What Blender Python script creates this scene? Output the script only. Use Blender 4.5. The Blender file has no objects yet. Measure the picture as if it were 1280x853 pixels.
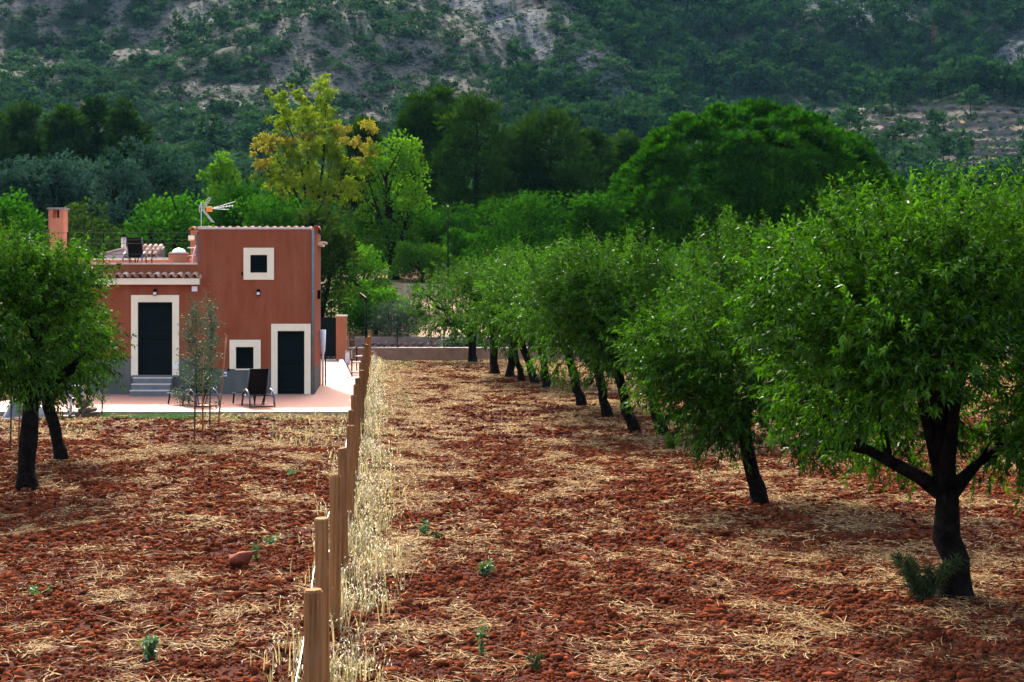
import bpy, math, random
import numpy as np
from mathutils import Vector

random.seed(7)
RNG = np.random.default_rng(11)
SC = bpy.context.scene
COL = SC.collection
R = math.radians

# ------------------------------------------------------------------ camera, light, exposure
F = 1850.0          # focal length in pixels of a 1280 wide frame
H = 3.5             # eye height above the field
YH = 363.0          # image row of the horizon
cam_d = bpy.data.cameras.new("camera")
cam = bpy.data.objects.new("camera", cam_d); COL.objects.link(cam)
cam_d.sensor_fit = 'HORIZONTAL'; cam_d.sensor_width = 36.0
cam_d.lens = 36.0 * F / 1280.0
cam_d.clip_start = 0.3; cam_d.clip_end = 4000
cam.location = (0, 0, H); cam.rotation_euler = (R(90), 0, 0)
cam_d.shift_y = -(426.5 - YH) / 1280.0
SC.camera = cam

SUN = Vector((-0.30, 1.0, 0.98)).normalized()     # towards the sun: behind the house, a little left
w = bpy.data.worlds.new("World"); SC.world = w; w.use_nodes = True
nt = w.node_tree; bg = nt.nodes['Background']
sky = nt.nodes.new('ShaderNodeTexSky'); sky.sky_type = 'NISHITA'; sky.sun_disc = False
sky.sun_elevation = math.asin(SUN.z); sky.sun_rotation = math.atan2(SUN.x, SUN.y)
nt.links.new(sky.outputs[0], bg.inputs[0]); bg.inputs[1].default_value = 0.15
sky.dust_density = 5.0; sky.air_density = 1.0
sl = bpy.data.lights.new("sun", 'SUN'); sl.energy = 2.3; sl.angle = R(0.5); sl.color = (1, 0.95, 0.87)
so = bpy.data.objects.new("sun", sl); COL.objects.link(so)
so.rotation_euler = (-SUN).to_track_quat('-Z', 'Y').to_euler(); so.location = (0, 0, 300)
SC.view_settings.view_transform = 'Standard'; SC.view_settings.look = 'None'
SC.view_settings.exposure = 2.2; SC.view_settings.gamma = 1.0
SC.render.engine = 'CYCLES'
SC.cycles.use_denoising = True
SC.cycles.max_bounces = 6; SC.cycles.diffuse_bounces = 3; SC.cycles.transmission_bounces = 3
SC.cycles.glossy_bounces = 2; SC.cycles.transparent_max_bounces = 4; SC.cycles.volume_bounces = 0

# ------------------------------------------------------------------ helpers
def DY(py, z=0.0):            # distance of a point of height z seen at row py
    return F * (H - z) / (py - YH)
def PX(px, D): return (px - 640.0) * D / F
def PZ(py, D): return H - (py - YH) * D / F

def hash2(ix, iy, seed):
    n = (ix.astype(np.int64) * 374761393 + iy.astype(np.int64) * 668265263 + seed * 1442695041) & 0x7fffffff
    n = ((n ^ (n >> 13)) * 1274126177) & 0x7fffffff
    n = (n ^ (n >> 16)) & 0xffff
    return n / 65535.0
def vnoise(x, y, seed=0):
    x = np.asarray(x, float); y = np.asarray(y, float)
    ix = np.floor(x); iy = np.floor(y); fx = x - ix; fy = y - iy
    fx = fx * fx * (3 - 2 * fx); fy = fy * fy * (3 - 2 * fy)
    a = hash2(ix, iy, seed); b = hash2(ix + 1, iy, seed); c = hash2(ix, iy + 1, seed); d = hash2(ix + 1, iy + 1, seed)
    return (a * (1 - fx) + b * fx) * (1 - fy) + (c * (1 - fx) + d * fx) * fy
def fbm(x, y, seed=0, o=4):
    s = 0; a = 0.5; t = 0
    for k in range(o):
        s = s + a * vnoise(x * 2 ** k + 17.3 * k, y * 2 ** k - 9.1 * k, seed + k); t += a; a *= 0.5
    return s / t
def sstep(a, b, x):
    t = np.clip((x - a) / (b - a), 0, 1); return t * t * (3 - 2 * t)

def tag(o, label=None, cat=None, group=None, kind=None):
    if label: o['label'] = label
    if cat: o['category'] = cat
    if group: o['group'] = group
    if kind: o['kind'] = kind
    return o
def empty(name, loc=(0, 0, 0), rz=0.0, label=None, cat=None, group=None):
    o = bpy.data.objects.new(name, None); COL.objects.link(o); o.location = loc; o.rotation_euler = (0, 0, rz)
    o.empty_display_size = 0.2
    return tag(o, label, cat, group)
def link(name, me, parent=None, loc=None, rot=None, scale=None):
    o = bpy.data.objects.new(name, me); COL.objects.link(o)
    if parent: o.parent = parent
    if loc is not None: o.location = loc
    if rot is not None: o.rotation_euler = rot
    if scale is not None: o.scale = scale
    return o
def mesh_np(name, V, Fq, mat, tone=None, smooth=False):
    V = np.asarray(V, np.float32).reshape(-1, 3); Fq = np.asarray(Fq, np.int32)
    k = Fq.shape[1]; n = Fq.shape[0]
    me = bpy.data.meshes.new(name)
    me.vertices.add(len(V)); me.vertices.foreach_set('co', V.ravel())
    me.loops.add(n * k); me.loops.foreach_set('vertex_index', Fq.ravel())
    me.polygons.add(n); me.polygons.foreach_set('loop_start', np.arange(0, n * k, k, dtype=np.int32))
    me.polygons.foreach_set('loop_total', np.full(n, k, np.int32))
    if smooth: me.polygons.foreach_set('use_smooth', np.ones(n, bool))
    if tone is not None:
        a = me.attributes.new('tone', 'FLOAT', 'FACE'); a.data.foreach_set('value', np.asarray(tone, np.float32))
    me.update(calc_edges=True)
    me.materials.append(mat)
    return me

class MB:
    def __init__(s): s.v = []; s.f = []
    def box(s, x0, x1, y0, y1, z0, z1):
        b = len(s.v)
        s.v += [(x0, y0, z0), (x1, y0, z0), (x1, y1, z0), (x0, y1, z0), (x0, y0, z1), (x1, y0, z1), (x1, y1, z1), (x0, y1, z1)]
        s.f += [(b, b+3, b+2, b+1), (b+4, b+5, b+6, b+7), (b, b+1, b+5, b+4), (b+1, b+2, b+6, b+5), (b+2, b+3, b+7, b+6), (b+3, b, b+4, b+7)]
        return s
    def prism(s, pts, z0, z1):           # polygon in plan (counter-clockwise), z may be per point
        b = len(s.v); n = len(pts)
        za = z0 if hasattr(z0, '__len__') else [z0] * n; zb = z1 if hasattr(z1, '__len__') else [z1] * n
        s.v += [(p[0], p[1], za[i]) for i, p in enumerate(pts)] + [(p[0], p[1], zb[i]) for i, p in enumerate(pts)]
        s.f += [tuple(b + n - 1 - i for i in range(n)), tuple(b + n + i for i in range(n))]
        s.f += [(b + i, b + (i + 1) % n, b + n + (i + 1) % n, b + n + i) for i in range(n)]
        return s
    def bar(s, a, c, w, h=None):         # square bar between two points
        return s.tube([a, c], [w * .7071, w * .7071] if h is None else [w, w], 4)
    def tube(s, pts, rad, n=8, cap=True):
        P = [Vector(p) for p in pts]
        if not hasattr(rad, '__len__'): rad = [rad] * len(P)
        b = len(s.v); up = None
        for i, p in enumerate(P):
            d = (P[min(i + 1, len(P) - 1)] - P[max(i - 1, 0)])
            d = d.normalized() if d.length > 1e-9 else Vector((0, 0, 1))
            if up is None:
                up = Vector((0, 0, 1)) if abs(d.z) < .9 else Vector((0, 1, 0))
                u = d.cross(up).normalized()
            else:
                u = (u - d * u.dot(d)).normalized()
            q = d.cross(u)
            for k in range(n):
                a = 2 * math.pi * (k + .5) / n
                s.v.append(tuple(p + (u * math.cos(a) + q * math.sin(a)) * rad[i]))
        for i in range(len(P) - 1):
            for k in range(n):
                s.f.append((b + i*n + k, b + i*n + (k+1) % n, b + (i+1)*n + (k+1) % n, b + (i+1)*n + k))
        if cap:
            s.f.append(tuple(b + n - 1 - k for k in range(n)))
            e = b + (len(P) - 1) * n
            s.f.append(tuple(e + k for k in range(n)))
        return s
    def dome(s, c, r, h, n=16, m=5):
        b = len(s.v)
        for j in range(m):
            a = math.pi / 2 * j / m
            for k in range(n):
                t = 2 * math.pi * k / n
                s.v.append((c[0] + r * math.cos(a) * math.cos(t), c[1] + r * math.cos(a) * math.sin(t), c[2] + h * math.sin(a)))
        s.v.append((c[0], c[1], c[2] + h)); top = len(s.v) - 1
        for j in range(m - 1):
            for k in range(n):
                s.f.append((b + j*n + k, b + j*n + (k+1) % n, b + (j+1)*n + (k+1) % n, b + (j+1)*n + k))
        for k in range(n): s.f.append((b + (m-1)*n + k, b + (m-1)*n + (k+1) % n, top))
        return s
    def mesh(s, name, mat, smooth=False):
        me = bpy.data.meshes.new(name); me.from_pydata(s.v, [], s.f)
        if smooth: me.polygons.foreach_set('use_smooth', [True] * len(me.polygons))
        me.materials.append(mat); me.update(); return me
    def build(s, name, mat, parent=None, smooth=False, bevel=0, loc=None, rot=None):
        o = link(name, s.mesh(name, mat, smooth), parent, loc, rot)
        if bevel:
            m = o.modifiers.new('bevel', 'BEVEL'); m.width = bevel; m.segments = 2; m.limit_method = 'ANGLE'
        return o
def copy_tree(src, loc, rz=None, label=None, group=None):
    c = src.copy(); COL.objects.link(c); c.location = loc
    if rz is not None: c.rotation_euler = (0, 0, rz)
    if label: c['label'] = label
    if group: c['group'] = group
    for ch in list(src.children):
        d = ch.copy(); COL.objects.link(d); d.parent = c
        for g in list(ch.children):
            e = g.copy(); COL.objects.link(e); e.parent = d
    return c

# ------------------------------------------------------------------ materials
def nodes(name):
    m = bpy.data.materials.new(name); m.use_nodes = True
    t = m.node_tree; p = t.nodes['Principled BSDF']
    return m, t, p
def c4(c): return (c[0], c[1], c[2], 1)
def mixcol(t, fac, a, b):
    n = t.nodes.new('ShaderNodeMix'); n.data_type = 'RGBA'
    for i, v in ((0, fac), (6, a), (7, b)):
        if hasattr(v, 'is_linked'): t.links.new(v, n.inputs[i])
        elif i == 0: n.inputs[0].default_value = v
        else: n.inputs[i].default_value = c4(v)
    return n.outputs[2]
def noise(t, scale, detail=4, rough=.6, vec=None, out='Fac'):
    n = t.nodes.new('ShaderNodeTexNoise'); n.inputs['Scale'].default_value = scale
    n.inputs['Detail'].default_value = detail; n.inputs['Roughness'].default_value = rough
    if vec is None:
        g = t.nodes.new('ShaderNodeNewGeometry'); vec = g.outputs['Position']
    t.links.new(vec, n.inputs['Vector'])
    return n.outputs[out]
def ramp(t, fac, a, b):
    n = t.nodes.new('ShaderNodeMapRange'); n.inputs[1].default_value = a; n.inputs[2].default_value = b
    t.links.new(fac, n.inputs[0]); return n.outputs[0]
def bump(t, p, h, strength=.4, dist=.02):
    n = t.nodes.new('ShaderNodeBump'); n.inputs['Strength'].default_value = strength; n.inputs['Distance'].default_value = dist
    t.links.new(h, n.inputs['Height']); t.links.new(n.outputs[0], p.inputs['Normal'])
def attr(t, name):
    n = t.nodes.new('ShaderNodeAttribute'); n.attribute_name = name; return n.outputs['Fac']
def objrand(t):
    return t.nodes.new('ShaderNodeObjectInfo').outputs['Random']
def M(name, a, b=None, scale=4, rough=.85, bs=None, bstr=.4, bdist=.02, lo=.35, hi=.65, rnd=None, metal=0, spec=.3):
    m, t, p = nodes(name)
    p.inputs['Roughness'].default_value = rough; p.inputs['Metallic'].default_value = metal
    p.inputs['Specular IOR Level'].default_value = spec
    if b is None: b = tuple(min(1, x * .82) for x in a)
    col = mixcol(t, ramp(t, noise(t, scale), lo, hi), a, b)
    if rnd is not None: col = mixcol(t, ramp(t, objrand(t), 0, 1), col, rnd) if False else mixcol(t, objrand(t), col, rnd)
    t.links.new(col, p.inputs['Base Color'])
    if bs: bump(t, p, noise(t, bs, 5, .65), bstr, bdist)
    return m
def leafmat(name, dark, light, trans=.35, gloss=.06, objvar=0.0, tint=(1.35, 1.35, .5), rough=.45):
    m, t, p = nodes(name); t.nodes.remove(p)
    out = t.nodes['Material Output']
    fac = attr(t, 'tone')
    col = mixcol(t, fac, dark, light)
    if objvar:
        hs = t.nodes.new('ShaderNodeHueSaturation'); t.links.new(col, hs.inputs['Color'])
        t.links.new(ramp2(t, objrand(t), 1 - objvar, 1 + objvar), hs.inputs['Value']); col = hs.outputs[0]
    d = t.nodes.new('ShaderNodeBsdfDiffuse'); t.links.new(col, d.inputs['Color'])
    tr = t.nodes.new('ShaderNodeBsdfTranslucent')
    mm = t.nodes.new('ShaderNodeMix'); mm.data_type = 'RGBA'; mm.blend_type = 'MULTIPLY'; mm.inputs[0].default_value = 1
    t.links.new(col, mm.inputs[6]); mm.inputs[7].default_value = c4(tint); t.links.new(mm.outputs[2], tr.inputs['Color'])
    s1 = t.nodes.new('ShaderNodeMixShader'); s1.inputs[0].default_value = trans
    t.links.new(d.outputs[0], s1.inputs[1]); t.links.new(tr.outputs[0], s1.inputs[2])
    g = t.nodes.new('ShaderNodeBsdfGlossy'); g.inputs['Roughness'].default_value = rough; g.inputs['Color'].default_value = (1, 1, 1, 1)
    if not gloss:
        t.nodes.remove(g); t.links.new(s1.outputs[0], out.inputs['Surface']); return m
    s2 = t.nodes.new('ShaderNodeMixShader'); s2.inputs[0].default_value = gloss
    t.links.new(s1.outputs[0], s2.inputs[1]); t.links.new(g.outputs[0], s2.inputs[2])
    t.links.new(s2.outputs[0], out.inputs['Surface'])
    return m
def ramp2(t, fac, lo, hi):
    n = t.nodes.new('ShaderNodeMapRange'); n.inputs[3].default_value = lo; n.inputs[4].default_value = hi
    t.links.new(fac, n.inputs[0]); return n.outputs[0]

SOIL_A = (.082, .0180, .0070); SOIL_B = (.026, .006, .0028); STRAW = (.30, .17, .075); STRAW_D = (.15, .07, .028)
m_clod = M('red_clod_earth', SOIL_A, SOIL_B, 7, .95, None, .5, .01, .3, .7, rnd=(.150, .040, .017), spec=.0)
m_straw = leafmat('dry_straw', (.10, .055, .022), (.42, .285, .135), .2, .005, tint=(1.1, 1, .8))
m_oat = leafmat('dry_oat_grass', (.045, .075, .018), (.46, .36, .20), .4, .02, tint=(1.1, 1.05, .8))
m_spike = leafmat('oat_spikelet', (.45, .38, .26), (.74, .67, .52), .45, .05, tint=(1, 1, .9))
m_weed = leafmat('green_weed', (.020, .06, .015), (.06, .15, .03), .35, .05)
m_drytuft = leafmat('grey_green_tuft', (.012, .022, .008), (.05, .066, .022), .3, .01)
m_almond = leafmat('almond_leaf', (.003, .017, .0015), (.062, .160, .007), .34, .008, objvar=.12, tint=(1.2, 1.35, .35), rough=.3)
m_bark = M('almond_bark', (.020, .0145, .011), (.005, .004, .0035), 9, .95, 28, 1.0, .06, spec=.03)
m_bark_pale = M('grey_bark', (.12, .10, .08), (.06, .05, .04), 10, .95, 30, .7, .02, spec=.1)
m_pine = leafmat('pine_needle', (.004, .018, .003), (.020, .050, .005), .25, 0, objvar=.2)
m_stone_pine = leafmat('stone_pine_needle', (.0035, .022, .001), (.031, .108, .003), .28, 0, tint=(1.1, 1.35, .35))
m_holm = leafmat('grey_green_oak_leaf', (.004, .022, .012), (.048, .100, .066), .15, 0, objvar=.12, tint=(1, 1.1, .8))
m_carob = leafmat('round_tree_leaf', (.005, .030, .003), (.026, .098, .006), .35, 0, objvar=.2)
m_light = leafmat('light_green_leaf', (.018, .075, .005), (.075, .17, .012), .42, 0, objvar=.1)
m_euca = leafmat('eucalyptus_leaf', (.035, .085, .006), (.140, .185, .014), .42, 0)
m_euca_o = leafmat('eucalyptus_tip', (.13, .12, .018), (.19, .17, .03), .40, 0)
m_olive = leafmat('olive_leaf', (.018, .045, .014), (.10, .145, .070), .2, .02, tint=(1, 1, .8))
m_dull = leafmat('dull_green_leaf', (.008, .024, .005), (.034, .064, .014), .3, 0, objvar=.1)
m_bush = leafmat('bright_bush_leaf', (.010, .050, .005), (.060, .165, .016), .4, 0, objvar=.1)
m_under = leafmat('undergrowth_leaf', (.004, .020, .004), (.020, .062, .008), .3, 0, objvar=.35)
m_shrub_far = leafmat('hillside_shrub_leaf', (.007, .030, .016), (.040, .084, .042), .2, 0, objvar=.5)
m_pine_far = leafmat('hillside_pine_needle', (.003, .017, .009), (.028, .074, .026), .22, 0, objvar=.25)
m_pine_dry = leafmat('dry_pine_needle', (.11, .07, .045), (.17, .10, .06), .2, 0)

def stucco(name, a, b, dust):
    m, t, p = nodes(name); p.inputs['Roughness'].default_value = .95; p.inputs['Specular IOR Level'].default_value = .05
    g = t.nodes.new('ShaderNodeNewGeometry'); mp = t.nodes.new('ShaderNodeMapping'); t.links.new(g.outputs['Position'], mp.inputs[0]); mp.inputs['Scale'].default_value = (3.2, 3.2, .35)
    c = mixcol(t, ramp(t, noise(t, 1.1, 6, .65), .35, .68), a, b)
    c = mixcol(t, ramp(t, noise(t, 1, 5, .7, mp.outputs[0]), .46, .72), c, dust)
    c = mixcol(t, ramp(t, noise(t, 22, 4, .7), .45, .8), c, b)
    t.links.new(c, p.inputs['Base Color']); bump(t, p, noise(t, 70, 5, .7), .5, .008)
    return m
m_red = stucco('terracotta_render', (.275, .074, .032), (.225, .058, .025), (.29, .100, .052))
m_salmon = M('salmon_render', (.42, .150, .085), (.35, .12, .07), 2, .92, 90, .3, .006, spec=.15)
m_plinth = stucco('grey_plinth_render', (.112, .113, .100), (.082, .084, .074), (.15, .135, .11))
m_cream = M('cream_paint', (.84, .71, .48), (.78, .65, .43), 3, .8, 60, .12, .004)
m_coping = M('pale_coping_stone', (.62, .50, .40), (.50, .40, .32), 6, .85, 50, .25, .006)
m_white = M('white_plastic', (.78, .78, .76), (.70, .70, .69), 5, .5)
m_dgreen = M('dark_green_paint', (.0045, .0085, .0075), (.003, .006, .005), 4, .6, spec=.06)
m_black = M('black_metal', (.005, .005, .005), (.004, .004, .004), 8, .7, spec=.05)
m_dark_fabric = M('black_sling_fabric', (.005, .004, .004), (.008, .007, .007), 40, .9, spec=.05)
m_frame = M('dark_blue_grey_plastic', (.055, .065, .085), (.04, .05, .065), 8, .35, spec=.6)
m_metal = M('galvanised_metal', (.50, .50, .51), (.40, .40, .41), 12, .45, metal=.6)
m_orange = M('orange_plastic', (.75, .22, .03), (.65, .18, .025), 10, .5)
m_tile = M('clay_roof_tile', (.36, .16, .09), (.22, .10, .065), 9, .9, 40, .4, .006, rnd=(.60, .40, .28))
m_tile_red = M('red_ridge_tile', (.40, .13, .07), (.28, .10, .06), 9, .9, 40, .4, .006, rnd=(.50, .20, .11))
m_step = M('grey_step_concrete', (.17, .17, .165), (.13, .13, .128), 5, .9, 60, .3, .005)
m_concrete = M('pale_concrete', (.50, .42, .36), (.40, .33, .28), 3, .9, 30, .3, .01)
m_wallstone = M('tan_low_wall', (.36, .20, .115), (.24, .13, .075), 2.2, .95, 18, .5, .02)
m_greywall = M('grey_retaining_wall', (.26, .18, .13), (.18, .125, .09), 2.5, .95, 18, .5, .02)
m_stone = M('rough_field_stone', (.30, .20, .15), (.19, .11, .085), 6, .95, 25, .6, .02, rnd=(.22, .12, .085))
m_wire = M('fence_wire', (.45, .45, .44), (.35, .35, .34), 20, .4, metal=.7)
m_stake = M('orange_wood_stake', (.34, .15, .06), (.26, .11, .045), 12, .85)
m_wood = M('old_wood', (.14, .085, .05), (.06, .035, .022), 12, .9, 40, .5, .01)
m_tarp = M('grey_tarpaulin', (.16, .165, .17), (.10, .105, .11), 3, .5, 12, .6, .04)
m_utility = M('dark_utility_pole', (.012, .012, .011), (.008, .008, .008), 8, .9, spec=.05)
m_dome = M('milky_skylight', (.80, .80, .80), (.72, .72, .73), 4, .35)
m_rock = M('red_rock', (.19, .038, .014), (.11, .023, .009), 9, .95, 40, .6, .02)

def wood_material():
    m, t, p = nodes('brown_round_post'); p.inputs['Roughness'].default_value = .9; p.inputs['Specular IOR Level'].default_value = .1
    tc = t.nodes.new('ShaderNodeTexCoord'); mp = t.nodes.new('ShaderNodeMapping'); t.links.new(tc.outputs['Object'], mp.inputs[0]); mp.inputs['Scale'].default_value = (34, 34, 1.3)
    n1 = noise(t, 1, 5, .7, mp.outputs[0])
    c = mixcol(t, ramp(t, n1, .32, .62), (.085, .034, .011), (.29, .118, .036))
    c = mixcol(t, ramp(t, noise(t, 3, 3, .6, tc.outputs['Object']), .45, .75), c, (.22, .105, .045))
    hs = t.nodes.new('ShaderNodeHueSaturation'); t.links.new(c, hs.inputs['Color']); t.links.new(ramp2(t, objrand(t), .75, 1.25), hs.inputs['Value'])
    t.links.new(hs.outputs[0], p.inputs['Base Color']); bump(t, p, n1, .6, .008)
    return m
def ground_material():
    m, t, p = nodes('red_tilled_earth'); p.inputs['Roughness'].default_value = .97; p.inputs['Specular IOR Level'].default_value = .08
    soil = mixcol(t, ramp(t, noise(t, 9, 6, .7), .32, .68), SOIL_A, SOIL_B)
    soil = mixcol(t, ramp(t, noise(t, 38, 3, .7), .5, .75), soil, (.030, .007, .004))  # base soil kept darker, painting in the shade of crevices between the clods
    st = mixcol(t, ramp(t, noise(t, 45, 3, .7), .3, .7), STRAW, STRAW_D)
    a = attr(t, 'straw')
    mp = t.nodes.new('ShaderNodeMapping'); g = t.nodes.new('ShaderNodeNewGeometry')
    t.links.new(g.outputs['Position'], mp.inputs[0]); mp.inputs['Scale'].default_value = (1, .55, 1)
    n2 = noise(t, 17, 5, .75, mp.outputs[0])
    ad = t.nodes.new('ShaderNodeMath'); ad.operation = 'MULTIPLY_ADD'; ad.inputs[1].default_value = .40; t.links.new(a, ad.inputs[0]); t.links.new(n2, ad.inputs[2])
    t.links.new(mixcol(t, ramp(t, ad.outputs[0], .78, .98), soil, st), p.inputs['Base Color'])
    bump(t, p, noise(t, 16, 6, .75), .9, .07)
    return m
def terrain_material():
    m, t, p = nodes('hillside_ground'); p.inputs['Roughness'].default_value = .97; p.inputs['Specular IOR Level'].default_value = .08
    tan = mixcol(t, ramp(t, noise(t, .9, 6, .8), .40, .60), (.125, .110, .090), (.034, .038, .028))
    brush = mixcol(t, ramp(t, noise(t, .35, 6, .75), .35, .65), (.008, .022, .010), (.028, .040, .020))
    rock = mixcol(t, ramp(t, noise(t, .9, 7, .85), .40, .60), (.140, .142, .145), (.022, .026, .022))
    field = mixcol(t, ramp(t, noise(t, .9, 6, .75), .35, .65), (.50, .37, .21), (.30, .19, .11))
    def broken(nm, sc, amp):
        a = t.nodes.new('ShaderNodeMath'); a.operation = 'MULTIPLY_ADD'; a.inputs[1].default_value = amp; a.inputs[2].default_value = -.5 * amp
        t.links.new(noise(t, sc, 6, .75), a.inputs[0])
        b = t.nodes.new('ShaderNodeMath'); b.operation = 'ADD'; t.links.new(a.outputs[0], b.inputs[0]); t.links.new(attr(t, nm), b.inputs[1])
        return ramp(t, b.outputs[0], .35, .65)
    col = mixcol(t, broken('bare', .28, 2.2), brush, tan)
    col = mixcol(t, broken('rock', .40, 2.6), col, rock)
    col = mixcol(t, attr(t, 'field'), col, field)
    col = mixcol(t, attr(t, 'redearth'), col, (.17, .05, .03))
    t.links.new(col, p.inputs['Base Color'])
    bump(t, p, noise(t, .8, 7, .75), 1.0, .9)
    return m
def paving_material():
    m, t, p = nodes('pink_terrace_tiles'); p.inputs['Roughness'].default_value = .8
    b = t.nodes.new('ShaderNodeTexBrick'); g = t.nodes.new('ShaderNodeNewGeometry'); t.links.new(g.outputs['Position'], b.inputs['Vector'])
    b.offset = 0; b.inputs['Scale'].default_value = 1; b.inputs['Brick Width'].default_value = .33; b.inputs['Row Height'].default_value = .33
    b.inputs['Mortar Size'].default_value = .008
    b.inputs['Color1'].default_value = (.38, .155, .090, 1); b.inputs['Color2'].default_value = (.42, .175, .102, 1); b.inputs['Mortar'].default_value = (.36, .22, .17, 1)
    c = mixcol(t, ramp(t, noise(t, 1.2, 5, .7), .4, .75), b.outputs['Color'], (.40, .175, .10))
    t.links.new(c, p.inputs['Base Color'])
    bump(t, p, b.outputs['Fac'], -.2, .004)
    return m
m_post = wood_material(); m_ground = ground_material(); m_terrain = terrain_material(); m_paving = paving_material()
m_gravel = M('grey_gravel_path', (.32, .25, .20), (.24, .18, .145), 14, .95, 60, .6, .02)
m_redpave = M('red_gravel', (.42, .17, .11), (.30, .11, .07), 10, .95, 60, .6, .02)

# ------------------------------------------------------------------ terrain
def fence_x(D): return -1.28 - .0897 * (D - 9.27)
PR = np.array([[-200, -.35], [77, -.35], [79.0, -.3], [79.6, .80], [88, 1.5], [88.8, 2.3], [98, 3.1], [98.8, 3.9], [110, 4.6], [130, 6],
               [200, 12.5], [260, 20.5], [320, 33], [360, 47], [400, 64], [450, 87], [500, 112], [600, 160], [700, 200], [900, 250], [1200, 270]])
PL = np.array([[-200, -.35], [77, -.35], [79.0, -.3], [79.6, .80], [88, 1.5], [88.8, 2.3], [98, 3.1], [98.8, 3.9], [110, 4.6], [130, 6],
               [200, 12.5], [260, 20.5], [300, 29], [420, 57], [450, 70], [500, 98], [600, 152], [700, 200], [900, 260], [1200, 280]])
def terr(x, y):
    x = np.asarray(x, float); y = np.asarray(y, float)
    za = np.interp(y, PR[:, 0], PR[:, 1]); zb = np.interp(y, PL[:, 0], PL[:, 1])
    u = x / np.maximum(y, 40)                      # bearing
    t = sstep(-.02, .2, u)
    z = za * (1 - t) + zb * t
    far = sstep(280, 400, y)
    z = z + far * ((fbm(x / 60, y / 60, 3, 4) - .5) * 26 + (fbm(x / 14, y / 14, 5, 3) - .5) * 6)
    # rocky spur running down from the middle of the skyline to the right
    ridge = np.exp(-((u - (-.03 + (520 - y) / 1500.0)) / .035) ** 2) * sstep(330, 430, y)
    z = z + ridge * 10
    z = z + sstep(82, 120, y) * (fbm(x / 12, y / 12, 9, 2) - .5) * .8
    return z
def project(x, y, z): return 640 + F * x / y, YH - F * (z - H) / y

xs = np.concatenate([np.linspace(-700, -260, 12)[:-1], np.linspace(-260, 260, 175), np.linspace(260, 700, 12)[1:]])
ys = np.concatenate([np.linspace(-150, 60, 6), np.array([70, 77, 78, 78.6, 79.0, 79.6, 80.4, 82, 84, 86, 87.9, 88.1, 88.5, 88.8, 89.1, 91, 94, 97.9, 98.1, 98.5, 98.8, 99.1, 102, 106]),
                     np.arange(110, 300, 6), np.arange(300, 540, 2.6), np.linspace(545, 1200, 40)])
X, Y = np.meshgrid(xs, ys); Z = terr(X, Y)
PXg, PYg = project(X, np.maximum(Y, 1), Z)
n1 = fbm(X / 12, Y / 16, 21, 4); n2 = fbm(X / 4, Y / 6, 25, 3)
hill = sstep(290, 330, Y)
diag = np.exp(-((PXg - (600 + PYg * 1.45)) / 50) ** 2) * (PYg < 160) * (PYg > -200)
patch = np.exp(-((PXg - 1075) / 90) ** 2 - ((PYg - 10) / 28) ** 2) + np.exp(-((PXg - 1275) / 45) ** 2 - ((PYg - 75) / 40) ** 2) + .8 * np.exp(-((PXg - 265) / 40) ** 2 - ((PYg - 20) / 10) ** 2)
rock = hill * np.clip(sstep(.46, .66, n2 * .55 + .5 * (diag + patch)), 0, 1)
bare = hill * np.clip(.9 * sstep(.40, .60, n1 * .5 + n2 * .5 + .10 * np.exp(-((PXg - 480) / 260) ** 2 - ((PYg - 90) / 80) ** 2)), 0, 1)
terrmask = hill * sstep(1020, 1100, PXg) * sstep(125, 140, PYg)
bare = bare * (1 - .75 * sstep(690, 760, PXg - .9 * PYg) * (PYg < 140)); bare = np.maximum(bare, terrmask * .9)
field = (Y > 79) * (1 - sstep(110, 125, Y)) * 1.0 + terrmask * .38 * sstep(.40, .58, n2)
redearth = (Y < 126) * field * sstep(.45, .6, fbm(X / 6, Y / 3, 31, 3)) * .9
V = np.stack([X, Y, Z], -1).reshape(-1, 3)
ni, nj = X.shape
idx = np.arange(ni * nj).reshape(ni, nj)
Fq = np.stack([idx[:-1, :-1], idx[:-1, 1:], idx[1:, 1:], idx[1:, :-1]], -1).reshape(-1, 4)
me = mesh_np('hillside', V, Fq, m_terrain, smooth=True)
for nm, arr in (('rock', rock), ('bare', bare), ('field', field), ('redearth', redearth)):
    a = me.attributes.new(nm, 'FLOAT', 'POINT'); a.data.foreach_set('value', arr.astype(np.float32).ravel())
tag(link('hillside', me), kind='structure')

# ploughed field
def straw_amt(x, y):
    a = fbm(x / .5, y / .8, 41, 4); b = fbm(x / 3.5, y / 4.0, 47, 3)
    base = .46 + .22 * sstep(20, 50, y)
    row = .10 * np.exp(-((x - (5.4 - .0897 * (y - 17))) / 1.2) ** 2)
    near = np.exp(-((x - fence_x(y) - .9) / .7) ** 2) * .16
    v = a * .80 + b * .20 + row + near + .08 * sstep(22, 55, y)
    return sstep(.40, .84, v)
def field_z(x, y):
    return (fbm(x / 1.3, y / 1.3, 51, 3) - .5) * .10 + (fbm(x / .3, y / .3, 57, 2) - .5) * .035
fx = np.concatenate([np.linspace(-60, -27, 12)[:-1], np.arange(-27, 27, .27), np.linspace(27, 60, 12)])
fy = np.concatenate([np.array([-40, -20, -8, 0, 5, 8]), np.arange(9, 30, .2), np.arange(30, 74.3, .36), np.array([76, 79.2])])
X, Y = np.meshgrid(fx, fy); Z = field_z(X, Y)
inter = (X < fence_x(Y) - .1) & (X > -21) & (Y > 41.0)
Z = np.where(inter, -.05, Z)
V = np.stack([X, Y, Z], -1).reshape(-1, 3); ni, nj = X.shape
idx = np.arange(ni * nj).reshape(ni, nj)
Fq = np.stack([idx[:-1, :-1], idx[:-1, 1:], idx[1:, 1:], idx[1:, :-1]], -1).reshape(-1, 4)
me = mesh_np('field', V, Fq, m_ground, smooth=True)
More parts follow.
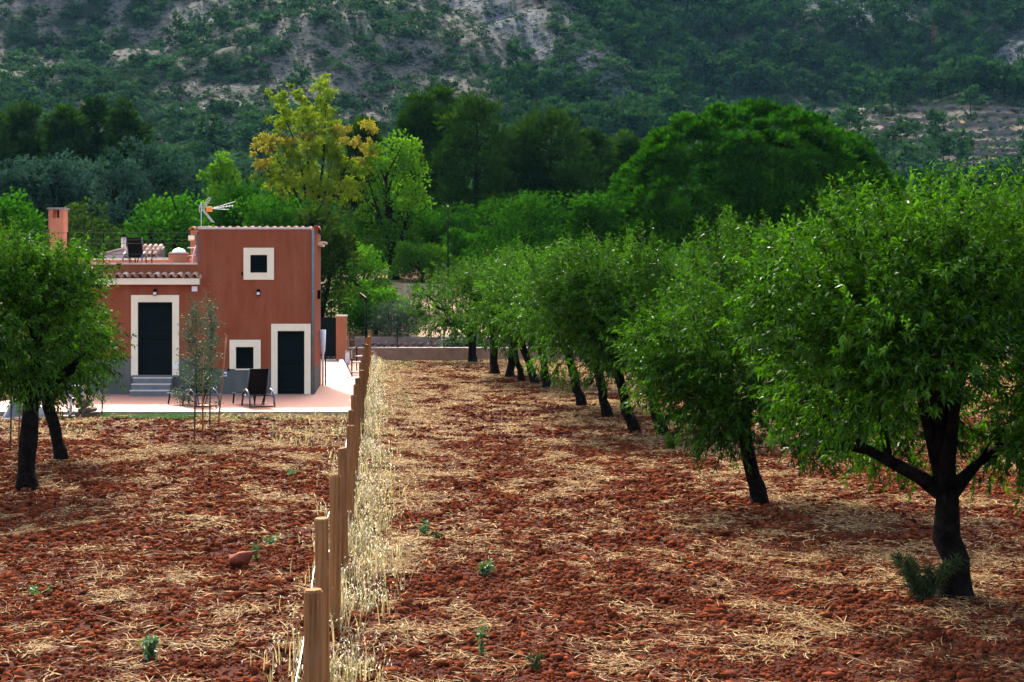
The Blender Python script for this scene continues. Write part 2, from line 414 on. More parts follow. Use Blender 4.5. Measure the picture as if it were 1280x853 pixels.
a = me.attributes.new('straw', 'FLOAT', 'POINT'); a.data.foreach_set('value', straw_amt(X, Y).astype(np.float32).ravel())
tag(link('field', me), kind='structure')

# ------------------------------------------------------------------ low walls at the end of the field
def low_wall():
    t = empty('low_wall', (0, 73.6, 0), 0, 'low tan rendered wall along the far end of the ploughed field', 'wall')
    MB().box(-8.1, 32, -.12, .12, -.3, .60).build('wall_body', m_wallstone, t, bevel=.02)
    MB().box(-8.12, 32, -.15, .15, .602, .66).build('coping', m_concrete, t, bevel=.01)
low_wall()
def upper_wall():
    t = empty('retaining_wall', (0, 79.3, 0), 0, 'grey upper retaining wall with rough stones at its foot', 'wall')
    MB().box(-8.4, 34, -.15, .25, -.3, 1.0).build('wall_body', m_greywall, t, bevel=.02)
    stone_meshes = []
    for k in range(5):
        V, Fc = ico(.17); V = V * (1 + .25 * RNG.normal(size=V.shape)) * np.array([1.25, .8, .75])
        stone_meshes.append(mesh_np('stone', V, Fc, m_stone))
    x = -8.0; k = 0
    while x < 9.5:
        for row in range(2):
            link('stone', stone_meshes[(k * 3 + row) % 5], t, (x + row * .17 + random.uniform(-.04, .04), -.30 + .07 * row, .42 + .20 * row + random.uniform(-.03, .03)), (random.uniform(0, 3), random.uniform(-.3, .3), random.uniform(0, 6)), [random.uniform(.8, 1.25)] * 3)
            k += 1
        x += random.uniform(.33, .42)
def ico(r=1.0):
    g = (1 + 5 ** .5) / 2
    V = np.array([(-1, g, 0), (1, g, 0), (-1, -g, 0), (1, -g, 0), (0, -1, g), (0, 1, g), (0, -1, -g), (0, 1, -g), (g, 0, -1), (g, 0, 1), (-g, 0, -1), (-g, 0, 1)], float)
    V = V / np.linalg.norm(V[0]) * r
    Fc = np.array([(0, 11, 5), (0, 5, 1), (0, 1, 7), (0, 7, 10), (0, 10, 11), (1, 5, 9), (5, 11, 4), (11, 10, 2), (10, 7, 6), (7, 1, 8), (3, 9, 4), (3, 4, 2), (3, 2, 6), (3, 6, 8), (3, 8, 9), (4, 9, 5), (2, 4, 11), (6, 2, 10), (8, 6, 7), (9, 8, 1)])
    return V, Fc
OCT_V = np.array([(1, 0, 0), (-1, 0, 0), (0, 1, 0), (0, -1, 0), (0, 0, 1), (0, 0, -1)], float)
OCT_F = np.array([(0, 2, 4), (2, 1, 4), (1, 3, 4), (3, 0, 4), (2, 0, 5), (1, 2, 5), (3, 1, 5), (0, 3, 5)])
upper_wall()

# ------------------------------------------------------------------ terrace, path, kerb
TZ = .10
m_kerb = M('terrace_kerb_concrete', (.27, .19, .14), (.20, .14, .10), 3, .9, 40, .3, .006)
pts = [(-15.6, 41.4), (fence_x(41.4) - .18, 41.4), (fence_x(58) - .18, 58.0), (-15.6, 58.0)]
tag(MB().prism([(p[0], p[1]) for p in pts], -.28, TZ).build('terrace', m_paving, bevel=.01), kind='structure')
tag(MB().prism([(-15.6, 41.25), (fence_x(41.3) - .17, 41.25), (fence_x(41.3) - .17, 41.395), (-15.6, 41.395)], -.3, TZ + .012).build('terrace_kerb', m_kerb, bevel=.01), kind='structure')
tag(MB().prism([(-8.4, 58.01), (-6.5, 58.01), (-8.5, 73), (-10.9, 73)], -.2, TZ - .01).build('gravel_path', m_gravel), kind='structure')
tag(MB().prism([(-6.46, 57.6), (-6.26, 57.6), (-8.28, 72.4), (-8.48, 72.4)], -.2, TZ + .06).build('path_kerb', m_white, bevel=.01), kind='structure')
tag(MB().prism([(-6.2, 58.01), (fence_x(58) - .2, 58.01), (fence_x(73) - .2, 73.2), (-8.2, 73.2)], -.2, .03).build('red_gravel_strip', m_redpave), kind='structure')

# ------------------------------------------------------------------ house
HS = 38.2; YF = F / HS
def hx(px): return (px - 640) / HS
def hz(py): return H - (py - YH) / HS
house = empty('house', (hx(250), YF, TZ), 0, 'terracotta red flat-roofed country house with cream door surrounds and grey plinth', 'house')
OX, OY, OZ = house.location
class HB(MB):            # house parts, in world coordinates, skewed like the plot and moved to the house's base
    def put(s, name, mat, parent=None, bevel=0, smooth=False, shear=True):
        s.v = [(v[0] - OX - (.0897 * (v[1] - YF) if shear else 0), v[1] - OY, v[2] - OZ) for v in s.v]
        return s.build(name, mat, parent or house, smooth, bevel)
def open_wall(x0, x1, z0, z1, holes, y0, y1):
    b = HB()
    xc = sorted({x0, x1, *[v for h in holes for v in h[:2] if x0 < v < x1]})
    zc = sorted({z0, z1, *[v for h in holes for v in h[2:] if z0 < v < z1]})
    for i in range(len(xc) - 1):
        for j in range(len(zc) - 1):
            mx, mz = (xc[i] + xc[i+1]) / 2, (zc[j] + zc[j+1]) / 2
            if any(h[0] < mx < h[1] and h[2] < mz < h[3] for h in holes): continue
            b.box(xc[i], xc[i+1], y0, y1, zc[j], zc[j+1])
    return b
def rect(a, b, c, d): return (hx(a), hx(b), hz(d), hz(c))   # px0, px1, py0, py1 -> x0, x1, z0, z1
D1 = rect(172.5, 215.5, 378, 469); D2 = (hx(347), hx(380.5), TZ, hz(414))
W1 = rect(313, 334, 319, 341); W2 = rect(295, 317, 434, 461)
XT0, XT1, XA0 = hx(248), hx(393), hx(107)
ZT, ZA = hz(287), hz(331)
open_wall(XT0, XT1, TZ, ZT, [D2, W1, W2], YF, YF + .3).put('tower_front_wall', m_red)
HB().box(XT1 - .3, XT1, YF + .3, YF + 4.9, TZ, ZT).put('tower_side_wall', m_red)
HB().box(XT0, XT0 + .3, YF + .3, YF + 4.9, TZ, ZT).put('tower_side_wall', m_red)
HB().box(XT0, XT1, YF + 4.9, YF + 5.2, TZ, ZT).put('tower_back_wall', m_red)
HB().box(XT0 + .3, XT1 - .3, YF + .3, YF + 4.9, ZT - .5, ZT - .2).put('tower_roof', m_concrete)
open_wall(XA0, XT0 - .002, TZ, ZA, [D1], YF, YF + .3).put('annex_front_wall', m_red)
HB().box(XA0, XA0 + .3, YF + .3, YF + 5.2, TZ, ZA - .35).put('annex_side_wall', m_salmon)
HB().box(XA0 - .12, XA0 - .002, YF + .02, YF + .3, TZ, ZA - .4).put('corner_pilaster', m_salmon)
HB().box(XA0 - 2.3, XT0 - .3, YF + .3, YF + 5.4, ZA - .35, ZA - .05).put('roof_slab', m_coping)
HB().box(XA0 - 2.3, XA0 - .002, YF, YF + .28, ZA - .75, ZA).put('porch_beam', m_red)
HB().box(XA0 - 2.3, XA0 - 1.95, YF, YF + .3, TZ, ZA - .752).put('porch_pillar', m_salmon, bevel=.01)
HB().box(XA0 - 2.3, XA0 - .002, YF + 3.0, YF + 3.25, TZ, ZA - .36).put('porch_back_wall', m_red)
# plinths, proud of the wall, cut for the doors
zp1, zp2 = hz(449.5), hz(461.5)
FR1 = rect(164, 224, 369, 470); FR2 = (hx(339), hx(388.5), TZ, hz(405)); FW2 = rect(287, 326, 425, 461.4); FW1 = rect(304.5, 342.5, 310, 350)
for a_, b_ in ((XA0, FR1[0]), (FR1[1], XT0 - .15)): HB().box(a_, b_, YF - .025, YF - .001, TZ, zp1).put('annex_plinth', m_plinth)
HB().box(FR1[0] + .001, FR1[1] - .001, YF - .024, YF - .001, TZ, FR1[2] - .064).put('annex_plinth', m_plinth)
for a_, b_ in ((XT0 - .149, FR2[0]), (FR2[1], XT1 + .012)): HB().box(a_, b_, YF - .025, YF - .001, TZ, zp2).put('tower_plinth', m_plinth)
HB().box(XT1 + .001, XT1 + .012, YF, YF + 5.2, TZ, zp2).put('side_plinth', m_plinth)
def surround(name, outer, inner, bottom=True, proud=.045, deep=.02):
    b = HB(); y0, y1 = YF - proud, YF + deep
    b.box(outer[0], inner[0], y0, y1, outer[2], outer[3]); b.box(inner[1], outer[1], y0, y1, outer[2], outer[3])
    b.box(inner[0], inner[1], y0, y1, inner[3], outer[3])
    if bottom: b.box(inner[0], inner[1], y0, y1, outer[2], inner[2])
    return b.put(name, m_cream, bevel=.006)
def shutter(name, op, leaves=1, slat=.085, knob=True):
    y = YF + .09
    o = HB().box(op[0], op[1], y + .03, y + .05, op[2], op[3]).put(name, m_dgreen)
    inv = HB(); w = (op[1] - op[0]) / leaves
    fr = HB()
    for l in range(leaves):
        a, b = op[0] + l * w + .004, op[0] + (l + 1) * w - .004; st = min(.07, w * .16)
        fr.box(a, a + st, y - .02, y + .03, op[2], op[3]); fr.box(b - st, b, y - .02, y + .03, op[2], op[3])
        fr.box(a + st, b - st, y - .019, y + .03, op[2], op[2] + .09); fr.box(a + st, b - st, y - .019, y + .03, op[3] - .08, op[3])
        z = op[2] + .10; mid = (op[2] + op[3]) / 2
        if op[3] - op[2] > 1.2: fr.box(a + st, b - st, y - .019, y + .03, mid - .05, mid + .05)
        while z < op[3] - .13:
            if not (op[3] - op[2] > 1.2 and abs(z + slat / 2 - mid) < .08):
                i = len(inv.v)
                inv.v += [(a + st, y - .008, z), (b - st, y - .008, z), (b - st, y + .022, z + slat * .95), (a + st, y + .022, z + slat * .95), (a + st, y + .005, z - .006), (b - st, y + .005, z - .006)]
                inv.f += [(i, i + 1, i + 2, i + 3), (i + 4, i + 5, i + 1, i)]
            z += slat
    f = fr.put('stile_frame', m_dgreen, o)
    s = inv.put('slats', m_dgreen, o); s['kind'] = 'stuff'
    if knob: HB().box(op[1] - .07, op[1] - .045, y - .05, y - .021, op[2] + .98, op[2] + 1.06).put('handle', m_black, o)
    return o
surround('door_surround', FR1, D1, False); shutter('shutter_door', D1, 1)
surround('door_surround', (FR2[0], FR2[1], TZ, FR2[3]), D2, False); shutter('shutter_door', D2, 1)
surround('window_surround', FW1, W1); shutter('window_shutter', W1, 1, .05, False)
surround('window_surround', FW2, W2, False); shutter('window_shutter', W2, 1, .05, False)
HB().box(W1[0], W1[1], YF - .06, YF + .08, W1[2] - .03, W1[2] - .001).put('window_sill', m_cream)
HB().box(W2[0] - .02, W2[1] + .02, YF - .07, YF + .08, W2[2] - .045, W2[2] - .001).put('window_sill', m_cream)
HB().box(FW2[0] - .06, FW2[0] + .0, YF - .05, YF - .026, FW2[2] - .06, FW2[2] + .02).put('shutter_catch', m_black)
HB().box(FR1[0] + .02, FR1[1] - .02, YF - .06, YF - .026, D1[2] - .06, D1[2] - .002).put('door_sill', m_step)
for k in range(3):
    zt = TZ + (D1[2] - .065 - TZ) * (3 - k) / 3
    HB().box(hx(168.5), hx(216), YF - .05 - .30 * (k + 1), YF - .026 - .30 * k, TZ, zt - .035).put('step', m_step, bevel=.006)
    HB().box(hx(168.5) - .015, hx(216) + .015, YF - .075 - .30 * (k + 1), YF - .03 - .30 * k, zt - .034, zt).put('step_tread', m_coping, bevel=.006)
# copings
HB().box(XT0 - .02, XT1 - .1, YF - .03, YF + .33, ZT + .001, ZT + .07).put('tower_coping', m_coping, bevel=.006)
HB().box(XT0 - .02, XT0 + .42, YF - .032, YF + .332, ZT + .071, ZT + .10).put('coping_end', m_coping, bevel=.006)
HB().box(XA0 - 2.3, XT0 - .021, YF - .03, YF + .33, ZA + .001, ZA + .055).put('annex_coping', m_coping, bevel=.006)
HB().box(XA0 - 2.3, XT0 - .5, YF + 5.4, YF + 5.6, ZA - .3, ZA + .26).put('back_parapet', m_salmon)
HB().box(XA0 - 2.3, XT0 - .5, YF + 5.37, YF + 5.63, ZA + .261, ZA + .31).put('back_coping', m_coping, bevel=.006)
# eave with barrel tiles
HB().box(hx(100), hx(250.3), YF - .27, YF - .001, hz(356), hz(348.2)).put('eave_board', m_cream, bevel=.006)
def barrel(L, r0, r1, n=7, th=.018):
    V = []; Fc = []
    for (y, r) in ((0, r0), (L, r1)):
        for rr in (r, r - th):
            for k in range(n + 1):
                a = math.pi * k / n
                V.append((rr * math.cos(a), y, rr * math.sin(a) * 1.05))
    N = n + 1
    for k in range(n):
        Fc += [(k, 2*N + k, 2*N + k + 1, k + 1), (N + k + 1, 3*N + k + 1, 3*N + k, N + k), (k, k + 1, N + k + 1, N + k)]
    return np.array(V), Fc
tv, tf = barrel(.42, .108, .088)
tile_me = bpy.data.meshes.new('roof_tile'); tile_me.from_pydata([tuple(v) for v in tv], [], tf); tile_me.materials.append(m_tile); tile_me.polygons.foreach_set('use_smooth', [True] * len(tile_me.polygons))
tile_r = tile_me.copy(); tile_r.name = 'ridge_tile'; tile_r.materials[0] = m_tile_red
x = hx(249.6) - .12; k = 0
while x > hx(100):
    link('roof_tile', tile_me, house, (x - OX, YF - .36 - OY + random.uniform(-.015, .015), hz(348.0) - OZ + .028 + random.uniform(0, .012)), (R(14), random.uniform(-.04, .04), random.uniform(-.05, .05)))
    link('pan_tile', tile_me, house, (x + .125 - OX, YF - .30 - OY, hz(348.0) - OZ + .125), (R(14), R(180), random.uniform(-.03, .03)), (.8, .8, .8))
    x -= .2515
HB().box(hx(100), hx(250), YF - .04, YF - .002, hz(344), hz(339.5)).put('tile_bedding', m_red)
# tiled crest of the rear roof and the stair head left of the tower
ZR = ZT + .14
HB().box(hx(226) - .02, XT0 - .002, YF + 2.6, YF + 5.0, ZA - .06, ZR - .06).put('stair_head', m_salmon, bevel=.008)
HB().box(hx(226) - .08, hx(231), YF + 2.52, YF + 2.598, hz(297.5), hz(291)).put('stair_head_corbel', m_cream)
HB().box(XT0 + .001, XT1 - .02, YF + 2.6, YF + 2.85, ZT - .25, ZR - .06).put('rear_parapet', m_salmon)
x = hx(227) ; 
while x < XT1 + .1:
    link('ridge_tile', tile_r, house, (x - OX - .21, YF + 2.52 - OY, ZR - OZ - .065 + random.uniform(0, .012)), (R(9), random.uniform(-.04, .04), random.uniform(-.06, .06)))
    x += .252
# verge tiles and eave hanging over the right-hand side
for k in range(5):
    link('verge_tile', tile_r, house, (XT1 - OX + .02 - .0897 * k * .45, .35 + k * .45, ZT - OZ + .05 - .00 * k), (0, 0, R(5)), (.9, 1.12, .9))
HB().box(XT1 + .0, XT1 + .15, YF + 2.7, YF + 4.9, hz(303.5), hz(300.5)).put('side_eave', m_cream)
for k in range(4):
    link('side_eave_tile', tile_me, house, (XT1 - OX + .02 - .25, 2.9 + k * .25, hz(300) - OZ - .06), (R(6), 0, R(-90 + 5)), (.8, .5, .8))
# drainpipe, meter boxes, lamps
HB().tube([(hx(391.2), YF - .055, TZ + .02), (hx(391.2), YF - .055, ZT + .02)], .04, 10).put('drainpipe', m_step, smooth=True)
HB().tube([(XT1 + .12, YF + 4.0, TZ + .02), (XT1 + .12, YF + 4.0, 1.2), (XT1 + .12, YF + 4.0, 1.4), (XT1 + .12, YF + 4.0, 2.1)], [.045, .045, .10, .12], 10).put('rain_hopper', m_white, smooth=True)
HB().box(XT1 + .0125, XT1 + .10, YF + 2.2, YF + 2.5, 3.2, 3.5).put('side_lamp', m_black)
HB().tube([(XT1 + .20, YF + 4.4, TZ + .01), (XT1 + .20, YF + 4.4, 1.1), (XT1 + .02, YF + 4.4, 1.2)], .028, 8).put('waste_pipe', m_black, smooth=True)
def wall_lamp(px, py):
    x, z = hx(px), hz(py)
    o = HB().box(x - .05, x + .05, YF - .03, YF - .001, z - .1, z + .11).put('wall_lamp', m_black)
    HB().box(x - .045, x + .045, YF - .12, YF - .031, z - .07, z + .02).put('lamp_glass', m_white, o)
    HB().box(x - .06, x + .06, YF - .14, YF - .031, z + .021, z + .065).put('lamp_hood', m_black, o)
    HB().box(x - .05, x + .05, YF - .125, YF - .031, z - .095, z - .071).put('lamp_base', m_black, o)
wall_lamp(323, 366); wall_lamp(194, 366)
HB().box(hx(302), hx(304), YF - .06, YF - .001, hz(345), hz(340)).put('shutter_catch', m_black)
HB().box(hx(240), hx(247), YF - .07, YF - .002, hz(364.5), hz(358)).put('vent_box', m_white, bevel=.006)
HB().box(hx(279), hx(283.5), YF - .05, YF - .026, hz(470.5), hz(465)).put('socket_box', m_white, bevel=.004)
HB().box(hx(280.3), hx(282.3), YF - .055, YF - .0505, hz(469), hz(467)).put('socket_cover', m_black)
HB().box(hx(216.5), hx(222.5), YF - .075, YF - .046, hz(461), hz(455)).put('door_plate', m_white, bevel=.004)
# roof terrace: chimney, skylight, railing
ZF = ZA - .05
cx0, cx1 = PX(60.5, 52), PX(79.5, 52)
ch = HB().box(cx0, cx1, 52, 52.5, ZF, PZ(262, 52) - .30).put('chimney', m_salmon, shear=False)
for a, b in ((cx0, cx0 + .15), (cx1 - .15, cx1)):
    HB().box(a, b, 52.001, 52.499, PZ(262, 52) - .299, PZ(262, 52)).put('chimney_cheek', m_salmon, ch, shear=False)
ch2 = HB().box(cx0 - .05, cx1 + .05, 51.95, 52.55, PZ(262, 52) + .001, PZ(262, 52) + .06).put('chimney_cap', m_step, ch, bevel=.01, shear=False)
for c in ch.children: c.location = (0, 0, 0)
bx0, bx1 = hx(208), hx(231)
HB().box(bx0, bx1, YF + .45, YF + 1.2, ZF, hz(316)).put('skylight_kerb', m_salmon, bevel=.008)
HB().dome(((bx0 + bx1) / 2, YF + .82, hz(315.8)), .24, .17).put('skylight_dome', m_dome, smooth=True)
HB().box(bx0 + .03, bx1 - .03, YF + .48, YF + 1.17, hz(316) + .001, hz(316) + .03).put('skylight_rim', m_dome)
rail_y = YF + .17
for px in (83, 128.3, 189, 246.5):
    HB().box(hx(px) - .014, hx(px) + .014, rail_y - .014, rail_y + .014, ZA + .056, hz(290)).put('rail_post', m_black)
for py in (291.2, 300, 304.5, 318):
    HB().tube([(hx(68), rail_y - .03, hz(py)), (hx(246.5), rail_y - .03, hz(py))], .0065, 6).put('rail', m_black)
HB().box(hx(244.6), hx(248) - .003, YF + .1, YF + .2, ZA + .056, hz(294)).put('rail_end_post', m_step)
def curved_ladder():
    t = empty('curved_ladder', (hx(240), YF + .6, ZF + .02), 0, 'white curved tube ladder top on the roof terrace beside the skylight', 'ladder')
    for dx in (-.02, .10):
        pts = [(dx - .10 + .34 * (1 - math.cos(a)) * .9, 0 + dx, .80 * math.sin(a)) for a in [math.pi / 2 * k / 8 for k in range(9)]]
        MB().tube(pts, .02, 8).build('rail', m_white, t, smooth=True)
    for z in (.22, .50):
        MB().tube([(-.28, .0, z + .1), (.20, .1, z + .1 if z > .3 else z + .2)], .016, 8).build('rung', m_white, t, smooth=True)
curved_ladder()
def stair_rail():
    t = empty('stair_railing', (PX(48, 49), 49.2, PZ(316, 49)), 0, 'black metal stair railing left of the chimney on the roof', 'railing')
    s = 49 / F
    for k, px in enumerate((36, 42, 48, 54, 59)):
        MB().tube([((px - 48) * s, 0, -.2), ((px - 48) * s, 0, (28 - (0 if k else 2)) * s - (4 - k) * .02)], .012, 6).build('baluster', m_black, t)
    MB().tube([(-12 * s, 0, 26 * s - .08), (11.5 * s, 0, 28.5 * s)], .018, 6).build('handrail', m_black, t)
    MB().tube([(-15 * s, 0, -1 * s), (-12.5 * s, 0, 26 * s - .05)], .03, 8).build('newel', m_metal, t, smooth=True)
stair_rail()
tb = empty('white_board', (PX(63, 50), 50.6, ZF), 0, 'white narrow board leaning against the roof chimney', 'board')
MB().prism([(-.03, 0), (.05, 0), (.05, .03), (-.03, .03)], 0, .66).build('plank', m_white, tb, rot=(0, R(11), 0))
MB().box(-.035, .055, -.004, .034, .0, .04).build('end_cap', m_step, tb)

# antenna on the tower
def antenna():
    t = empty('tv_antenna', (PX(251.5, 49.6), 49.6, ZT - .2), 0, 'silver television aerial with orange centre on the tower roof', 'antenna')
    s = 49.6 / F
    MB().tube([(0, 0, 0), (0, 0, .2 + 36 * s)], .012, 8).build('mast', m_metal, t, smooth=True)
    def q(px, py, dy=0): return ((px - 251.5) * s, dy, .2 + (286 - py) * s)
    for sgn, tip in ((1, (262.5, 244.5)), (-1, (266, 275))):
        g = MB()
        a = q(253, 259); b = q(*tip)
        for k in range(4):
            dy = -.24 + .16 * k
            g.tube([(a[0], dy, a[2]), (b[0], dy, b[2])], .005, 5)
        for k in range(6):
            f = k / 5
            g.tube([(a[0] + (b[0] - a[0]) * f, -.26, a[2] + (b[2] - a[2]) * f), (a[0] + (b[0] - a[0]) * f, .26, a[2] + (b[2] - a[2]) * f)], .004, 5)
        g.build('reflector', m_metal, t)
    MB().tube([q(250, 263), q(248.8, 259), q(250, 254), q(253, 252.5)], .010, 6).build('bracket', m_metal, t)
    MB().box(q(258, 0)[0], q(265, 0)[0], -.06, .06, q(0, 262)[2], q(0, 256)[2]).build('junction_box', m_orange, t, bevel=.01)
    for k, (px, py) in enumerate(((293.5, 249.5), (291, 254.5), (286, 259.5))):
        g = MB(); a = q(264, 258); b = q(px, py); g.tube([a, b], .006, 6)
        for j in range(7):
            f = .15 + .85 * j / 6
            c = [a[i] + (b[i] - a[i]) * f for i in range(3)]
            g.tube([(c[0], -.10 + .01 * j, c[2]), (c[0], .10 - .01 * j, c[2])], .004, 5)
            if k == 1: g.tube([(c[0], 0, c[2] - .05), (c[0], 0, c[2] + .05)], .005, 5)
        g.build('director_boom', m_metal, t)
antenna()

# small outbuilding seen over the roof terrace
def outbuilding():
    D = 66.; t = empty('outbuilding', (PX(160, D), D, .0), 0, 'small pale shed roof and flue seen over the roof terrace', 'shed')
    s = D / F
    def q(px, py): return (px - 160) * s, H - (py - YH) * s
    a, z1 = q(128, 319); b, z2 = q(156, 311); c, _ = q(196, 311)
    g = MB(); g.prism([(a, 0), (b, 0), (b, 3), (a, 3)], -.3, [z1, z2, z2, z1]).build('wall', m_concrete, t)
    MB().prism([(a - .1, -.1), (b, -.1), (b, 3.1), (a - .1, 3.1)], [z1 + .001, z2 + .001, z2 + .001, z1 + .001], [z1 + .07, z2 + .07, z2 + .07, z1 + .07]).build('parapet', m_coping, t)
    MB().box(b + .01, c, 0, 3, -.3, z2 - .35).build('wall', m_concrete, t)
    x = b + .12; zc = z2 - .34
    while x < c:
        for r in range(3):
            link('roof_tile', tile_me, t, (x, -.1 + r * .5, zc + r * .17), (R(18), 0, 0), (1, 1.3, 1))
        x += .235
    MB().prism([(b + .01, -.05), (c, -.05), (c, 1.6), (b + .01, 1.6)], zc - .02, [zc - .01, zc - .01, zc + .48, zc + .48]).build('roof_deck', m_wood, t)
    fx_, fz0 = q(151.5, 312); _, fz1 = q(151.5, 296)
    MB().tube([(fx_, .4, fz0 - .1), (fx_, .4, fz1)], .10, 10).build('flue', m_coping, t, smooth=True)
    MB().tube([(fx_, .4, fz1 + .001), (fx_, .4, fz1 + .09)], .16, 10).build('flue_cap', m_black, t, smooth=True)
outbuilding()

# ------------------------------------------------------------------ sun loungers
def make_lounger(label):
    t = empty('sun_lounger', (0, 0, 0), 0, label, 'sun lounger', 'black sun loungers')
    W = .33
    MB().prism([(-W + .04, .62), (W - .04, .62), (W - .04, 1.86), (-W + .04, 1.86)], .34, .365).build('seat', m_dark_fabric, t, bevel=.008)
    an = R(68); L = .80
    b = MB(); n = Vector((0, math.sin(an), math.cos(an))) * .02
    p0 = Vector((0, .60, .36)); p1 = p0 + Vector((0, -math.cos(an), math.sin(an))) * L
    b.v = [(-W + .05, p0.y, p0.z), (W - .05, p0.y, p0.z), (W - .05, p1.y, p1.z), (-W + .05, p1.y, p1.z)]
    b.v += [(v[0], v[1] + n.y, v[2] + n.z) for v in b.v]
    b.f = [(0, 1, 2, 3), (7, 6, 5, 4), (0, 4, 5, 1), (1, 5, 6, 2), (2, 6, 7, 3), (3, 7, 4, 0)]
    b.build('backrest', m_dark_fabric, t)
    for sx in (-1, 1):
        x = sx * (W - .035)
        MB().tube([(x, p0.y, p0.z), (x, p1.y, p1.z)], .02, 8).build('backrest_rail', m_frame, t, smooth=True)
        MB().tube([(sx * W, .02, .33), (sx * W, 1.9, .33)], .025, 8).build('side_rail', m_frame, t, smooth=True)
        xa = sx * (W + .035)
        MB().tube([(xa, .02, .02), (xa, .06, .28), (xa, .22, .46), (xa, .42, .52), (xa, .66, .47), (xa, .82, .33)], .028, 8).build('armrest', m_frame, t, smooth=True)
        MB().tube([(sx * W, .82, .33), (sx * W, .95, .02)], .024, 8).build('leg', m_black, t, smooth=True)
        MB().tube([(sx * W, 1.74, .33), (sx * W, 1.84, .02)], .024, 8).build('leg', m_black, t, smooth=True)
        MB().tube([(sx * W * .5, .34, .33), (sx * W * .3, .40, .06)], .016, 6).build('support_leg', m_black, t, smooth=True)
    MB().tube([(-W, .08, .03), (W, .08, .03)], .016, 8).build('stretcher', m_black, t, smooth=True)
    MB().tube([(-W, .42, .33), (W, .42, .33)], .016, 8).build('crossbar', m_black, t, smooth=True)
    MB().tube([(-W + .03, p1.y, p1.z), (W - .03, p1.y, p1.z)], .02, 8).build('backrest_top', m_black, t, smooth=True)
    return t
lg = make_lounger('black sun lounger on the terrace beside the right-hand shuttered door')
lg.location = (PX(330, 43.0), 42.75, TZ); lg.rotation_euler = (0, 0, R(27))
copy_tree(lg, (PX(263, 43.2), 42.9, TZ), R(40), 'black sun lounger on the terrace behind the young olive saplings')
copy_tree(lg, (PX(165, 49.0), 49.0, ZF + .03), R(0), 'black sun lounger up on the roof terrace behind the railing').scale = (.86, .86, .84)

# ------------------------------------------------------------------ gate, steps, box, lamp, poles
def gate():
    D = 72.0; t = empty('garden_gate', (PX(410.5, D), D, TZ), 0, 'dark green sheet metal gate between house and orange pillar', 'gate')
    s = D / F; hw = 10 * s
    MB().box(-hw + .05, hw - .05, -.012, .012, .18, 2.02).build('panel', m_dgreen, t)
    g = MB()
    for a, b, c, d in ((-hw, -hw + .049, .08, 2.07), (hw - .049, hw, .08, 2.07)): g.box(a, b, -.03, .03, c, d)
    g.box(-hw + .05, hw - .05, -.03, .03, .08, .13); g.box(-hw + .05, hw - .05, -.03, .03, 2.02, 2.07)
    g.build('frame', m_black, t)
    for x in (-hw + .1, 0, hw - .1): MB().box(x - .01, x + .01, -.01, .01, .131, .179).build('foot_bar', m_metal, t)
    MB().box(-hw, hw, -.05, .05, .01, .05).build('threshold_rail', m_metal, t)
    for px in (399.3, 401.5):
        MB().tube([((px - 410.5) * s, .1, 0), ((px - 410.5) * s, .1, 1.75)], .02, 6).build('side_bar', m_black, t)
    p = empty('gate_pillar', (PX(427, D), D - .05, 0), 0, 'square orange rendered gate pillar with pale cap', 'pillar')
    MB().box(-.24, .24, -.24, .24, -.2, 2.22).build('shaft', M('orange_render', (.42, .13, .05), (.36, .11, .045), 2, .9, 60, .3, .006), p, bevel=.01)
    MB().box(-.27, .27, -.27, .27, 2.222, 2.30).build('cap', m_coping, p, bevel=.01)
gate()
def tap_steps():
    t = empty('metal_steps', (PX(437, 60), 60.5, .03), 0, 'three pale treads on black uprights beside the path kerb', 'steps')
    for k, (x, y, z) in enumerate(((.18, 0, .10), (.0, 1.6, .42), (.02, 3.4, .60))):
        MB().box(x - .18, x + .46, y - .15, y + .15, z, z + .05).build('tread', m_concrete, t, bevel=.006)
        MB().tube([(x - .14, y, -.02), (x - .14, y, z + .55 - .05 * k)], .03, 6).build('upright', m_black, t)
    MB().tube([(.04, 0, .65), (-.14, 1.6, .92), (-.12, 3.4, 1.05)], .022, 6).build('handrail', m_black, t)
tap_steps()
def pedestal():
    t = empty('service_box', (PX(434.6, 69), 69, .0), 0, 'slim pale grey service box at the foot of the orange pillar', 'box')
    MB().box(-.10, .10, -.1, .1, -.05, .62).build('cabinet', m_metal, t, bevel=.01)
    MB().tube([(0, 0, .62), (0, 0, .66)], .125, 10).build('lid', m_step, t)
pedestal()
def street_lamp():
    D = 71.0; s = D / F; t = empty('garden_lamp', (PX(457.5, D), D, 0), 0, 'black garden lamp post with tilted orange-tinted head beyond the fence', 'lamp')
    top = PZ(378, D)
    MB().tube([(0, 0, -.2), (0, 0, 1.2), (0, 0, top)], [.07, .05, .045], 8).build('pole', m_black, t, smooth=True)
    MB().box(-.09, .07, -.06, .06, top + .001, top + .20).build('bracket', m_black, t, bevel=.01)
    h = MB().box(-.36, .06, -.11, .11, -.03, .05).build('lamp_head', m_black, t, bevel=.015, loc=(-.06, 0, top + .2), rot=(0, R(38), 0))
    MB().box(-.34, .03, -.09, .09, .051, .08).build('lens', M('amber_lens', (.62, .34, .22), (.5, .27, .17), 9, .3), h)
street_lamp()
def small_fence():
    t = empty('mesh_fence', (0, 73.6, .66), 0, 'thin black posts and wires on top of the low end wall', 'fence')
    for px in (437.5, 496.5, 555, 613, 700): MB().tube([(PX(px, 73.6), 0, .0), (PX(px, 73.6), 0, .98)], .025, 6).build('post', m_black, t)
    for z in (.3, .62, .94): MB().tube([(PX(437.5, 73.6), 0, z), (PX(700, 73.6), 0, z)], .006, 4).build('wire', m_black, t)
small_fence()
